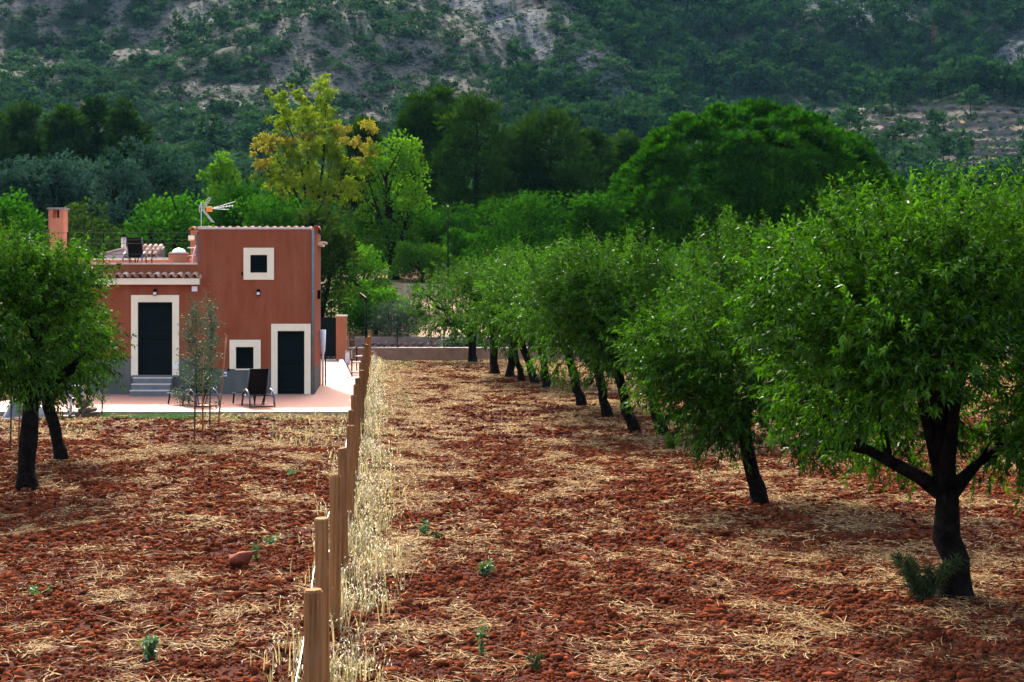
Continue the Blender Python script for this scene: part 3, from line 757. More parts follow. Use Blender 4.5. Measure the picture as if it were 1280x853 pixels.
up = empty('utility_pole', (PX(560, 96), 96, float(terr(PX(560, 96), 96)) - .2), 0, 'thin dark utility pole rising in front of the round green trees', 'pole')
MB().tube([(0, 0, 0), (0, 0, PZ(259, 96) - up.location.z)], [.065, .045], 8).build('shaft', m_utility, up, smooth=True)
MB().tube([(0, 0, PZ(259, 96) - up.location.z + .001), (0, 0, PZ(257, 96) - up.location.z)], .055, 8).build('cap', m_metal, up, smooth=True)
ws = empty('marker_stake', (PX(490.5, 80.5), 80.5, .85), 0, 'pale wooden stake standing beside the grey olive bush on the wall', 'stake')
MB().box(-.05, .05, -.05, .05, -.1, 1.35).build('shaft', m_coping, ws); MB().box(-.052, .052, -.052, .052, 1.351, 1.42).build('tip', m_stake, ws)

# ------------------------------------------------------------------ field fence
def fence():
    t = empty('post_fence', (0, 0, 0), 0, 'line of round brown wooden posts receding along the dry grass strip', 'fence')
    meshes = []
    for k in range(4):
        b = MB(); n = 12
        rr = [.060 * (1 + random.uniform(-.03, .03)) for _ in range(5)]
        b.tube([(random.uniform(-.003, .003), 0, z) for z in (-.3, .3, .8, 1.3, 1.575)] + [(0, 0, 1.59)], rr + [.052], n)
        meshes.append(b.mesh('post', m_post, False))
    D = 6.4; k = 0; tops = []
    while D < 73:
        z = random.uniform(-.03, .03) if k else 0
        x = fence_x(D) + random.uniform(-.03, .03)
        o = link('post', meshes[k % 4], t, (x, D, z), (random.uniform(-.012, .012), random.uniform(-.012, .012), random.uniform(0, 6)))
        tops.append((x, D, z)); D += 2.93 + random.uniform(-.08, .08); k += 1
    for h in (.35, .75, 1.15):
        pts = []
        for i, (x, y, z) in enumerate(tops):
            pts.append((x - .075, y, z + h))
            if i < len(tops) - 1: pts.append(((x + tops[i+1][0]) / 2 - .075, (y + tops[i+1][1]) / 2, z + h - .03))
        MB().tube(pts, .004, 4).build('wire', m_wire, t)
fence()

# ------------------------------------------------------------------ leaves
def leaf_quads(P, A, L, Wd, fold=.25, droop=.25, rng=RNG):
    """P base, A unit direction, L length, Wd width -> one bent diamond per leaf"""
    n = len(P)
    rnd = rng.normal(size=(n, 3)); S = np.cross(A, rnd); S /= np.linalg.norm(S, axis=1, keepdims=True) + 1e-9
    N = np.cross(S, A)
    L = np.asarray(L)[:, None]; Wd = np.asarray(Wd)[:, None]
    mid = P + A * L * .45 + N * Wd * fold
    tip = P + A * L; tip[:, 2] -= (L * droop)[:, 0]
    V = np.stack([P, mid + S * Wd * .5, tip, mid - S * Wd * .5], 1).reshape(-1, 3)
    Fq = np.arange(n * 4).reshape(n, 4)
    return V, Fq
def unit(v): return v / (np.linalg.norm(v, axis=1, keepdims=True) + 1e-9)
def sphere_pts(n, rng): return unit(rng.normal(size=(n, 3)))

def limbs(b, base, trunk, forks, r0, rng, n=9):
    """trunk: list of points, forks: list of limb end points"""
    rad = [r0 * 1.5] + [r0 * ((1.22 if i == 0 and len(trunk) > 3 else 1) - .22 * (i / max(1, len(trunk) - 1))) for i in range(len(trunk) - 1)]
    b.tube(trunk, rad, n)
    top = Vector(trunk[-1]); prev = Vector(trunk[-2]) if len(trunk) > 1 else Vector((0, 0, 0))
    for e in forks:
        e = Vector(e); st = top - (top - prev).normalized() * rng.uniform(0, .12)
        d = e - st; pts = []
        bend = Vector((rng.normal() * .12, rng.normal() * .12, d.length * .12))
        for k in range(6):
            f = k / 5
            pts.append(st + d * f + bend * math.sin(math.pi * f) + Vector(rng.normal(size=3) * .02 * (0 if k == 0 else 1)))
        rr = r0 * .62
        b.tube(pts, [rr * (1 - .8 * k / 5) for k in range(6)], 7)
        for j in range(3):
            f = 2 + j; s0 = pts[f]
            dd = Vector(rng.normal(size=3)); dd.z = abs(dd.z) * .8 + .1
            dd = (d.normalized() + dd.normalized() * .9).normalized() * d.length * .45
            b.tube([s0, s0 + dd * .5 + Vector((0, 0, .05)), s0 + dd], [rr * .38, rr * .22, rr * .08], 5)

def rough_up(b, amp, rng):
    b.v = [tuple(np.array(v) + rng.normal(size=3) * amp) for v in b.v]
def almond(px, py, label, crown_c, crown_r, nshoots, leaf, lean=(0, 0), fork=1.35, r0=.16, limb_px=(), seed=1, per=22, name='almond_tree', bare_bottom=None):
    rng = np.random.default_rng(seed)
    D = DY(py); x = PX(px, D); s = D / F
    t = empty(name, (x, D, 0), 0, label, 'tree', 'almond trees in the ploughed field')
    cz = crown_c[2]
    # trunk
    top = Vector((lean[0], lean[1], fork))
    b = MB(); trunk = [(0, 0, -.15), (lean[0] * .02, 0, .06), (lean[0] * .12, lean[1] * .1, .28), (lean[0] * .3 + rng.normal() * .025, lean[1] * .3, fork * .32), (lean[0] * .5 + rng.normal() * .02, lean[1] * .5, fork * .55), tuple(top)]
    C = np.array(crown_c) - np.array([0, 0, .28 if D < 30 else .10]); Rr = np.array(crown_r) * np.array([1.14, 1.08, 1.12]); nshoots = int(nshoots * (2.2 if D < 45 else 1.8))
    nclump = 34
    cl = []
    for k in range(nclump):
        d = sphere_pts(1, rng)[0]
        if d[2] < -.8: d[2] *= -.6
        cl.append(C + d * Rr * (rng.uniform(.35, 1.0) ** .6) * .9)
    cl = np.array(cl + [C + np.array([0, 0, .2])])
    ends = [tuple(c * .75 + np.array(top) * .25) for c in cl[rng.permutation(nclump)[:(3 if limb_px else 5)]]]
    for lx, lz in limb_px: ends.append((lx, rng.uniform(-.4, .2), lz))
    limbs(b, None, trunk, ends, r0, rng)
    rough_up(b, .016, rng); b.build('trunk', m_bark, t, smooth=True)
    # shoots
    ci = rng.integers(0, len(cl), nshoots)
    rc = .34 * float(np.mean(Rr))
    off = sphere_pts(nshoots, rng) * (rng.uniform(0, 1, (nshoots, 1)) ** .45) * rc * np.array([1, 1, .85])
    P = cl[ci] + off
    out = unit((P - C) / Rr)
    dirs = unit(out * .7 + unit(off) * .5 + rng.normal(size=(nshoots, 3)) * .35 + np.array([0, 0, .35]))
    low = (P[:, 2] < C[2] - .25 * Rr[2]) & (rng.uniform(size=nshoots) < .7)
    dirs[low, 2] -= .28; dirs = unit(dirs)
    ln = rng.uniform(.20, .44, nshoots)
    spike = (P[:, 2] > C[2] + .45 * Rr[2]) & (rng.uniform(size=nshoots) < .35)
    dirs[spike] = unit(dirs[spike] * .4 + np.array([0, 0, 1.0])); ln[spike] *= 1.5
    tt = np.linspace(.08, 1, per)[None, :, None]
    pts = P[:, None, :] + dirs[:, None, :] * ln[:, None, None] * tt
    pts = pts - np.array([0, 0, .18]) * (ln[:, None, None] * tt) ** 2 + rng.normal(size=(nshoots, per, 3)) * .012
    A = dirs[:, None, :] * .75 + rng.normal(size=(nshoots, per, 3)) * .55 + np.array([0, 0, -.12])
    A = unit(A.reshape(-1, 3)); pts = pts.reshape(-1, 3); n = len(pts)
    L = leaf * rng.uniform(.65, 1.25, n)
    V, Fq = leaf_quads(pts, A, L, L * .31, rng=rng)
    tone = np.clip(np.repeat(rng.normal(.42, .2, nshoots), per) + rng.normal(0, .14, n), 0, 1)
    tone = np.where(rng.uniform(size=n) < .004, 1.6, tone)
    link('crown', mesh_np('crown', V, Fq, m_almond, tone), t)
    return t

# nearest first
almond(1195, 745, 'nearest almond tree with thick black trunk and low limb reaching left', (-.05, 0, 3.10), (2.42, 2.0, 1.72), 2750, .088, (-.10, 0), 1.22, .168, [(-1.5, 1.70), (.85, 1.75), (.1, 2.6)], 3, 21)
almond(950, 628, 'second almond tree with slim trunk leaning left, left of the nearest one', (.30, 0, 2.88), (2.3, 1.9, 1.68), 2100, .092, (-.30, .1), 1.35, .13, [(-1.0, 1.75), (.8, 2.0)], 5, 20)
almond(829, 545, 'almond tree on the right-hand one of two parallel leaning trunks', (.4, 0, 3.0), (2.2, 1.9, 1.75), 1150, .11, (-.50, 0), 1.55, .15, [], 7, 16)
almond(792, 541, 'almond tree on the left-hand one of two parallel leaning trunks', (-.55, .2, 3.0), (1.9, 1.8, 1.75), 1000, .11, (-.38, 0), 1.5, .14, [], 8, 16)
almond(759, 522, 'almond tree just left of the two parallel leaning trunks', (-.1, .2, 2.95), (1.9, 1.8, 1.75), 800, .12, (-.3, 0), 1.4, .14, [], 9, 15)
almond(727, 507, 'almond tree with sunlit low trunk at the middle of the row', (-.1, .2, 3.0), (2.0, 1.9, 1.75), 750, .125, (-.4, 0), 1.5, .15, [], 10, 14)
almond(684, 486, 'almond tree with upright trunk, first of the close group before the low wall', (.1, 0, 3.1), (2.1, 1.9, 1.75), 620, .14, (-.25, 0), 1.5, .16, [], 11, 13)
almond(669, 481, 'almond tree with leaning trunk, second of the close group before the low wall', (.0, .2, 3.15), (2.0, 1.9, 1.75), 560, .14, (-.5, 0), 1.5, .15, [], 12, 13)
almond(652, 477, 'almond tree with thin trunk, third of the close group before the low wall', (-.1, 0, 3.1), (2.0, 1.9, 1.75), 560, .14, (-.3, 0), 1.4, .13, [], 13, 13)
almond(637, 472, 'almond tree with twisted trunk, fourth of the close group before the low wall', (-.1, 0, 3.2), (2.0, 1.9, 1.8), 520, .145, (.2, 0), 1.6, .17, [], 14, 13)
almond(618, 469, 'almond tree with straight thick trunk near the left end of the row', (-.4, 0, 3.05), (2.2, 2.0, 1.75), 560, .145, (0, 0), 1.6, .20, [], 15, 13)
almond(591, 454, 'farthest almond tree standing right against the low wall', (-.5, 0, 2.9), (2.4, 2.0, 1.9), 560, .155, (-.05, 0), 1.4, .22, [], 16, 13)
almond(845, 482, 'almond tree in the second row behind the two leaning trunks', (.2, 0, 3.2), (2.2, 2.0, 1.7), 520, .14, (-.2, 0), 1.4, .15, [], 17, 13)
almond(1125, 531, 'almond tree in the second row glimpsed behind the nearest trunk', (.1, 0, 3.0), (2.0, 2.0, 1.7), 800, .12, (-.1, 0), 1.4, .15, [], 18, 15)
almond(1010, 500, 'almond tree in the second row hidden behind the slim leaning trunk', (.1, 0, 3.2), (2.2, 2.0, 1.7), 560, .13, (-.1, 0), 1.5, .14, [], 19, 13)
almond(930, 478, 'almond tree at the back of the second row, deep in the foliage', (.1, 0, 3.2), (2.4, 2.0, 1.8), 460, .15, (-.1, 0), 1.5, .15, [], 20, 12)
almond(1290, 520, 'almond tree cut by the right edge behind the nearest one', (.1, 0, 3.2), (2.2, 2.0, 1.8), 600, .12, (-.1, 0), 1.5, .15, [], 21, 13)
almond(33, 611, 'almond tree with thick black trunk at the left edge before the house', (-.14, 0, 3.28), (1.44, 1.5, 1.38), 1150, .092, (.08, 0), 1.6, .17, [(.9, 2.1), (-.9, 2.0)], 31, 20)
almond(76, 577, 'smaller almond tree with short leaning trunk behind the left edge one', (-.1, 0, 2.35), (.95, 1.0, 1.0), 520, .095, (-.28, 0), 1.2, .13, [], 32, 18)

# ------------------------------------------------------------------ other trees
def clump_crown(cl, rad, n, size, mat, rng, aspect=.7, up=.25, shell=(.55, 1.0), tonebase=.45, needle=False, squash=.9):
    """cl (k,3) clump centres, rad (k,), n leaves per clump"""
    k = len(cl); N = k * n
    d = sphere_pts(N, rng); d[:, 2] = np.where(d[:, 2] < -.55, -d[:, 2] * .7, d[:, 2]); d = unit(d)
    rr = np.repeat(rad, n)[:, None] * rng.uniform(shell[0], shell[1], (N, 1))
    P = np.repeat(cl, n, 0) + d * rr * np.array([1, 1, squash])
    A = unit(d * (1.1 if needle else .6) + rng.normal(size=(N, 3)) * (.3 if needle else .75) + np.array([0, 0, up]))
    L = size * rng.uniform(.6, 1.35, N)
    V, Fq = leaf_quads(P, A, L, L * aspect, .15, .1, rng)
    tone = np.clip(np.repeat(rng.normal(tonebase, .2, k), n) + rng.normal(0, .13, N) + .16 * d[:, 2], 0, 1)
    return mesh_np('crown', V, Fq, mat, tone)
def place(px, D):
    x = PX(px, D); return x, D, float(terr(x, D))
def broad_tree(name, label, px, ytop, wpx, D, ybot, mat, group, nclump=34, n=110, size=.26, seed=0, crad=None, bark=None, aspect=.6, shape=1.0, tonebase=.45):
    rng = np.random.default_rng(seed + 100)
    x, y, z0 = place(px, D); s = D / F
    zt = PZ(ytop, D) - z0; zb = -.6 if name in ('bushy_tree', 'olive_bush') else .15; wr = 1.14 * wpx * s / 2
    t = empty(name, (x, y, z0), 0, label, 'tree', group)
    C = np.array([0, 0, (zt + zb) / 2]); hh = (zt - zb) / 2
    crad = crad or .36 * min(wr, hh); nclump = int(nclump * 1.7); n = int(n * .72)
    Rr = np.array([wr - crad * .6, (wr - crad * .6) * .9, hh - crad * .7])
    d = sphere_pts(nclump, rng); d[:, 2] = np.where(d[:, 2] < -.85, -d[:, 2], d[:, 2])
    d[:, :2] *= (np.linalg.norm(d[:, :2], axis=1, keepdims=True) + .05) ** -.4
    cl = C + d * Rr * rng.uniform(.65, 1.02, (nclump, 1)) * (1 + .12 * rng.normal(size=(nclump, 1)))
    cl = np.vstack([cl, C + rng.normal(size=(4, 3)) * Rr * .25])
    rad = crad * rng.uniform(.75, 1.25, len(cl))
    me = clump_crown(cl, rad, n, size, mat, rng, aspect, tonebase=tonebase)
    b = MB(); fk = max(.6, zt * .16)
    limbs(b, None, [(0, 0, -.3), (0, 0, fk * .5), (rng.normal() * .1, 0, fk)], [tuple(c) for c in cl[:6]], .035 * zt, rng, 7)
    b.build('trunk', bark or m_bark, t, smooth=True)
    link('crown', me, t)
    return t
def pine(name, label, px, ytop, wpx, D, ybot, mat, group, seed=0, n=90, size=.42, tonebase=.45, lv=9):
    rng = np.random.default_rng(seed + 400)
    x, y, z0 = place(px, D); s = D / F
    zt = PZ(ytop, D) - z0; zb = max(PZ(ybot + 25, D) - z0, .8); wr = wpx * s / 2
    t = empty(name, (x, y, z0), 0, label, 'tree', group)
    zt -= wr * .28
    cl = []; rad = []; b = MB()
    bend = rng.normal() * .4
    b.tube([(0, 0, -.3), (bend * .5, 0, zt * .4), (bend, 0, zt * .75), (bend * .9, 0, zt * .97)], [.028 * zt, .02 * zt, .012 * zt, .003 * zt], 7)
    for k in range(lv):
        f = k / (lv - 1); z = zb + (zt - zb) * f
        prof = wr * (1 - .52 * f ** 2.3) * (.8 + .2 * min(1, f * 4))
        m = 4 + int(6 * (1 - f))
        for j in range(m):
            a = 2.4 * j + 1.3 * k + rng.normal() * .4; q = prof * rng.uniform(.45, .9) if f < .95 else wr * rng.uniform(0, .35)
            c = np.array([bend * f + q * math.cos(a), q * math.sin(a), z + rng.normal() * .35 - (0 if f < .97 else .2)])
            cl.append(c); rad.append(wr * rng.uniform(.30, .46) * (1 - .12 * f))
            if j % 2 == 0: b.tube([(bend * f * .9, 0, z * .93), tuple(c)], [.008 * zt, .003 * zt], 4)
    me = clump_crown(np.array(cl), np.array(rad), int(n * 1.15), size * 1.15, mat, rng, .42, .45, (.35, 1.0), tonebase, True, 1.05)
    b.build('trunk', m_bark, t, smooth=True); link('crown', me, t)
    return t

# left dark pines
g = 'dark pines behind the house on the left'
for i, (px, yt, w, lab) in enumerate(((-8, 140, 60, 'dark pine cut by the left edge behind the grey-green oaks'),
        (38, 131, 60, 'tall dark pine, second from the left edge above the grey-green oaks'),
        (82, 136, 56, 'dark pine in the middle of the left-hand pine clump'),
        (118, 128, 58, 'tallest dark pine of the left-hand pine clump'),
        (157, 136, 52, 'dark pine at the right end of the left-hand pine clump'))):
    pine('pine_tree', lab, px, yt, w * 1.25, 148 + 4 * (i % 2), 222, m_pine, g, i, 85, .55, .42)
g = 'grey-green oaks behind the roof terrace'
for i, (px, yt, w, yb, lab) in enumerate(((18, 198, 70, 275, 'grey-green oak at the left edge below the dark pines'),
        (62, 193, 72, 290, 'grey-green oak second from the left below the dark pines'),
        (104, 188, 74, 290, 'grey-green oak with high rounded top left of the chimney line'),
        (150, 196, 66, 296, 'grey-green oak above the black lounger on the roof'),
        (188, 183, 78, 290, 'tallest grey-green oak in front of the hill, left of the yellow tree'),
        (228, 205, 58, 280, 'grey-green oak at the right end of its clump above the aerial'))):
    broad_tree('oak_tree', lab, px, yt, w * 1.1, 112 + 5 * (i % 3), yb, m_holm, g, 30, 130, .34, i, None, None, .55)
g = 'leafy green trees just behind the house'
for i, (px, yt, w, yb, D, m, lab) in enumerate((
        (15, 240, 110, 320, 84, m_carob, 'round green tree at the left edge behind the nearest left almond'),
        (205, 238, 120, 325, 86, m_carob, 'bright green tree right behind the roof skylight'),
        (300, 228, 90, 320, 92, m_carob, 'green tree rising right behind the television aerial'),
        (345, 240, 110, 320, 84, m_carob, 'wide green tree behind the tiled crest of the tower'),
        (400, 250, 90, 340, 80, m_dull, 'dull dark green tree at the right corner of the tower'),
        (120, 262, 110, 325, 80, m_dull, 'dull green tree seen through the roof railing'),
        (276, 190, 52, 260, 108, m_light, 'small yellow-green tree on the left of the tall yellow one'),
        (492, 168, 84, 250, 104, m_light, 'light lime green tree right of the tall yellow one'),
        (490, 232, 106, 335, 107, m_carob, 'round dark green tree above the two bright bushes'),
        (562, 258, 84, 335, 109, m_carob, 'round green tree directly behind the utility pole'),
        (655, 232, 150, 310, 97, m_carob, 'widest round green tree in the middle behind the almonds'),
        (745, 242, 70, 310, 94, m_carob, 'small round green tree at the left skirt of the umbrella pine'),
        (600, 285, 100, 350, 103, m_carob, 'low green tree hidden right of the utility pole'))):
    broad_tree('leafy_tree', lab, px, yt, w, D, yb, m, g, 36, 130, .25, 20 + i, None, None, .6)
g = 'dark pines in the middle of the tree belt'
for i, (px, yt, w, D, yb, lab) in enumerate((
        (512, 121, 70, 132, 240, 'dark pine just right of the yellow tree tops'),
        (548, 114, 56, 136, 240, 'narrow dark pine with the highest top in the middle belt'),
        (592, 123, 104, 124, 262, 'broad dark pine at the centre of the middle belt'),
        (640, 158, 70, 128, 258, 'shorter dark pine between the two broad ones'),
        (698, 139, 104, 126, 262, 'broad dark pine on the right of the middle belt'),
        (735, 165, 60, 132, 250, 'dark pine at the right shoulder of the middle belt'),
        (785, 172, 56, 138, 240, 'small pine between the middle belt and the umbrella pine'),
        (452, 150, 50, 140, 240, 'dark pine half hidden behind the yellow tree'))):
    pine('pine_tree', lab, px, yt, w * 1.2, D, yb, m_pine, g, 30 + i, 105, .46, .5)

# tall yellowing eucalyptus
def eucalyptus():
    D = 106.; rng = np.random.default_rng(77); s = D / F
    x, y, z0 = place(395, D)
    t = empty('eucalyptus_tree', (x, y, z0), 0, 'tall airy tree with yellow and orange foliage right behind the tower', 'tree')
    def q(px, py): return np.array([(px - 395) * s, 0, PZ(py, D) - z0])
    spots = [(409, 116, 17, 0), (404, 135, 15, 0), (416, 150, 14, 0), (354, 132, 15, 0), (358, 148, 12, 0), (378, 142, 16, 0), (385, 160, 17, 0), (346, 155, 13, 0), (340, 178, 13, 1), (362, 176, 13, 1), (384, 172, 11, 1),
             (330, 182, 11, 1), (410, 172, 16, 0), (424, 166, 15, 1), (418, 190, 16, 0), (460, 160, 13, 1), (452, 178, 11, 1), (462, 186, 9, 1), (398, 195, 20, 0), (372, 200, 20, 0), (350, 205, 16, 0), (430, 205, 16, 0), (445, 212, 16, 0),
             (395, 222, 22, 0), (400, 240, 24, 0), (370, 240, 22, 0), (430, 240, 22, 0), (345, 244, 18, 0), (412, 208, 18, 0), (380, 212, 18, 0), (360, 190, 14, 0), (402, 180, 14, 0), (365, 228, 20, 0), (420, 230, 20, 0), (340, 225, 14, 0), (447, 235, 16, 0), (392, 245, 20, 0), (455, 205, 11, 1), (330, 205, 10, 1), (375, 120, 6, 0)]
    b = MB(); tops = [(409, 118), (354, 135), (378, 140), (335, 182), (424, 168), (460, 162), (345, 222), (440, 205)]
    b.tube([(0, 0, -.3), (.1, 0, 1.5), (.1, 0, 3)], [.3, .24, .2], 8)
    for (px, py) in tops:
        e = q(px, py); pts = [(.1, 0, 2.6)] + [(float(e[0]) * f ** 1.3 + rng.normal() * .08, rng.normal() * .15, 2.6 + (float(e[2]) - 2.6) * f) for f in (.3, .55, .8, 1)]
        b.tube(pts, [.14, .11, .08, .05, .02], 6)
    b.build('trunk', m_bark, t, smooth=True)
    for mat, flag in ((m_euca, 0), (m_euca_o, 1)):
        cl = []; rad = []
        for (px, py, r, fl) in spots:
            if fl != flag: continue
            for k in range(10):
                o = rng.normal(size=3) * np.array([.42, .5, .42]) * r * s
                c = q(px, py) + o; c[1] = rng.normal() * 1.6; cl.append(c); rad.append(r * s * rng.uniform(.22, .48))
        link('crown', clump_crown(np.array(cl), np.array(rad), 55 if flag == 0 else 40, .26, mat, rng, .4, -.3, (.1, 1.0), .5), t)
eucalyptus()

# great umbrella pine
def umbrella_pine():
    D = 100.; rng = np.random.default_rng(91); s = D / F
    x, y, z0 = place(940, D)
    t = empty('umbrella_pine', (x, y, z0), 0, 'huge dome-shaped umbrella pine in the middle distance above the almonds', 'tree')
    wr = 186 * s; zt = PZ(133, D) - z0 - .55; zb = PZ(292, D) - z0
    cl = []; rad = []
    N = 760
    for k in range(N):
        a = rng.uniform(0, 2 * math.pi); u = rng.uniform(0, 1) ** .6
        el = math.asin(min(1, rng.uniform(-.30, 1)))
        r = rng.uniform(.92, 1.0) if k < N * .8 else rng.uniform(.35, .8)
        lump = 1 + .045 * math.sin(3 * a + 1) * math.cos(el) + .03 * math.sin(5 * a + 2 * el)
        c = np.array([math.cos(a) * math.cos(el) * wr * r * lump, math.sin(a) * math.cos(el) * wr * .85 * r * lump, zb + (zt - zb) * max(-.30, math.sin(el)) * r * (1 + .03 * math.sin(4 * a))])
        c[0] += 1.0 * max(0, -.5 + .5) ; cl.append(c); rad.append(rng.uniform(.55, .95))
    cl = np.array(cl); rad = np.array(rad)
    n = 130; k = len(cl); NN = k * n
    d = sphere_pts(NN, rng); outd = unit(cl - np.array([0, 0, zb - 3])); outr = np.repeat(outd, n, 0)
    d = unit(d + outr * .75 + np.array([0, 0, .35]))
    P = np.repeat(cl, n, 0) + d * np.repeat(rad, n)[:, None] * rng.uniform(.45, .95, (NN, 1))
    A = unit(d + rng.normal(size=(NN, 3)) * .25); L = .38 * rng.uniform(.7, 1.3, NN)
    V, Fq = leaf_quads(P, A, L, L * .50, .1, 0, rng)
    tone = np.clip(np.repeat(rng.normal(.5, .2, k), n) + rng.normal(0, .15, NN) , 0, 1)
    link('crown', mesh_np('crown', V, Fq, m_stone_pine, tone), t)
    b = MB(); b.tube([(0, 0, -.3), (.2, 0, 2), (.1, 0, zb)], [.5, .4, .36], 10)
    for k in range(10):
        e = .62 * cl[rng.integers(0, N)] * .93; e[2] = max(e[2], zb)
        m_ = np.array([e[0] * .45, e[1] * .45, zb + (e[2] - zb) * .25])
        b.tube([(.1, 0, zb - .3), tuple(m_), tuple(e)], [.2, .13, .05], 6)
    b.build('trunk', m_bark, t, smooth=True)
umbrella_pine()

g = 'bushy trees beyond the low wall'
for i, (px, yt, w, yb, D, m, lab) in enumerate((
        (447, 306, 84, 400, 87, m_bush, 'bright green bushy tree right of the tower, highest of three by the wall'),
        (470, 356, 80, 425, 82.5, m_bush, 'low bright green bush behind the garden lamp'),
        (527, 298, 72, 352, 101, m_light, 'pale green bushy tree left of the almond row on the straw field'),
        (585, 412, 56, 442, 76.5, m_olive, 'dull low bush between the two end walls below the farthest almond'))):
    broad_tree('bushy_tree', lab, px, yt, w, D, yb, m, g, 34, 150, .20, 60 + i, None, None, .5)
broad_tree('olive_bush', 'grey rounded olive bush on the upper wall behind the fence end', 500, 374, 66, 80.6, 428, m_olive, None, 34, 200, .15, 71, None, None, .25, 1, .35)

g = 'dark trees on the right beyond the umbrella pine'
for i, (px, yt, w, D, yb, lab) in enumerate((
        (1150, 206, 90, 150, 275, 'blackish oak right of the umbrella pine above the nearest almond'),
        (1210, 200, 90, 170, 270, 'dark oak between the blackish oak and the right edge'),
        (1268, 196, 90, 175, 270, 'dark oak at the right edge under the terraced slope'),
        (1100, 222, 70, 160, 280, 'low dark oak tucked against the umbrella pine'))):
    broad_tree('oak_tree', lab, px, yt, w, D, yb, m_holm, g, 36, 110, .42, 80 + i, None, None, .6, 1, .1)

# young olives with stakes
def sapling(px, py, label, h, wr, stakes, seed, n=420, zb=.9):
    rng = np.random.default_rng(seed); D = DY(py); x = PX(px, D); s = D / F
    t = empty('olive_sapling', (x, D, 0), 0, label, 'tree', 'young olive saplings')
    b = MB(); b.tube([(0, 0, -.1), (.02, 0, h * .4), (.04, 0, h * .75), (.02, 0, h * .96)], [.022, .018, .012, .004], 6)
    P = []
    nb = 38
    for k in range(nb):
        f = rng.uniform(0, 1); z = zb + (h - zb) * f; a = rng.uniform(0, 6.28); q = wr * (1 - .75 * f) * rng.uniform(.5, 1.1)
        e = np.array([q * math.cos(a), q * math.sin(a), z + rng.uniform(-.05, .3)])
        b.tube([(.03, 0, z * .9), tuple(e)], [.007, .002], 4)
        for j in range(n // nb): P.append(np.array([.03, 0, z * .9]) + (e - np.array([.03, 0, z * .9])) * rng.uniform(.25, 1.1) + rng.normal(size=3) * .075)
    b.build('trunk', m_bark_pale, t, smooth=True)
    P = np.array(P); A = unit(rng.normal(size=P.shape) + np.array([0, 0, .3])); L = rng.uniform(.055, .10, len(P))
    V, Fq = leaf_quads(P, A, L, L * .30, rng=rng)
    link('crown', mesh_np('crown', V, Fq, m_olive, np.clip(rng.normal(.4, .25, len(P)), 0, 1)), t)
    for (dx, top, tilt, lab) in stakes:
        k = empty('wooden_stake', (x + dx * s, D + .12, 0), 0, lab, 'stake', 'orange stakes beside the saplings')
        MB().tube([(0, 0, -.1), (tilt, 0, top - .03)], .021, 7).build('shaft', m_stake, k, smooth=True)
        MB().tube([(tilt, 0, top - .0299), (tilt, 0, top)], .024, 7).build('tip', m_stake, k)
sapling(243, 553, 'young olive sapling before the house steps, the nearer of the pair', 3.25, .66, [(9, 2.2, 0, 'orange stake right beside the nearer olive sapling')], 5, 2700, .95)
sapling(262, 535, 'young olive sapling before the house steps, the farther of the pair', 3.1, .55, [(9, 2.35, .22, 'thin tilted orange stake beside the farther olive sapling')], 6, 1900, .95)
sapling(13, 560, 'young olive sapling at the left edge beside the black almond trunk', 2.6, .6, [(7, 2.2, .12, 'orange stake at the left edge beside the sapling')], 8, 2200, .9)
sapling(127, 521, 'small green sapling at the left corner of the terrace', 1.05, .3, [], 9, 260, .3)

# ------------------------------------------------------------------ clutter left of the house
def aluminium_ladder():
    D = 41.0; s = D / F; t = empty('ladder', (PX(96, D), D, 0), 0, 'aluminium ladder leaning behind the left almond tree', 'ladder')
    for px in (86, 102):
        MB().tube([((px - 94) * s, 0, -.02), ((px - 102) * s, .5, 1.35)], .03, 6).build('rail', m_metal, t)
    for k in range(4):
        f = .12 + .25 * k
        MB().tube([((86 - 94 - 8 * f) * s, .5 * f, 1.35 * f), ((102 - 94 - 8 * f) * s, .5 * f, 1.35 * f)], .018, 6).build('rung', m_metal, t)
    MB().tube([(-.35, -.05, .02), (.2, -.05, .02)], .02, 6).build('foot_bar', m_metal, t)
aluminium_ladder()
def firewood():
    t = empty('firewood_pile', (PX(111, 41.3), 41.0, 0), 0, 'dark pile of firewood logs at the left end of the terrace', 'firewood')
    for r in range(5):
        for c in range(3 - r // 2):
            MB().tube([(c * .13 - .15 + .06 * (r % 2), -.25 + random.uniform(-.05, .05), .07 + r * .12), (c * .13 - .15 + .06 * (r % 2) + random.uniform(-.03, .03), .25, .07 + r * .12)], [.065, .06], 7).build('log', m_wood, t)
firewood()
def tarp():
    t = empty('tarpaulin_bundle', (PX(32, 40.5), 40.5, 0), 0, 'grey tarpaulin bundle lying behind the left edge trunk', 'tarpaulin')
    V, Fc = ico(1); V2 = []
    rng = np.random.default_rng(4)
    b = MB(); nx, ny = 14, 8
    for j in range(ny + 1):
        for i in range(nx + 1):
            u, v = i / nx * 2 - 1, j / ny * 2 - 1
            z = max(0, .55 * (1 - u * u) ** .5 * (1 - v * v) ** .5) * (1 + .25 * math.sin(7 * u + 3 * v)) + .02 * rng.normal()
            b.v.append((u * .55, v * .4, max(z, -.02)))
    for j in range(ny):
        for i in range(nx):
            a = j * (nx + 1) + i; b.f.append((a, a + 1, a + nx + 2, a + nx + 1))
    b.build('sheet', m_tarp, t, smooth=True)
    MB().tube([(-.5, -.42, .01), (0, -.45, .06), (.5, -.42, .01)], .015, 6).build('rope', m_white, t)
tarp()

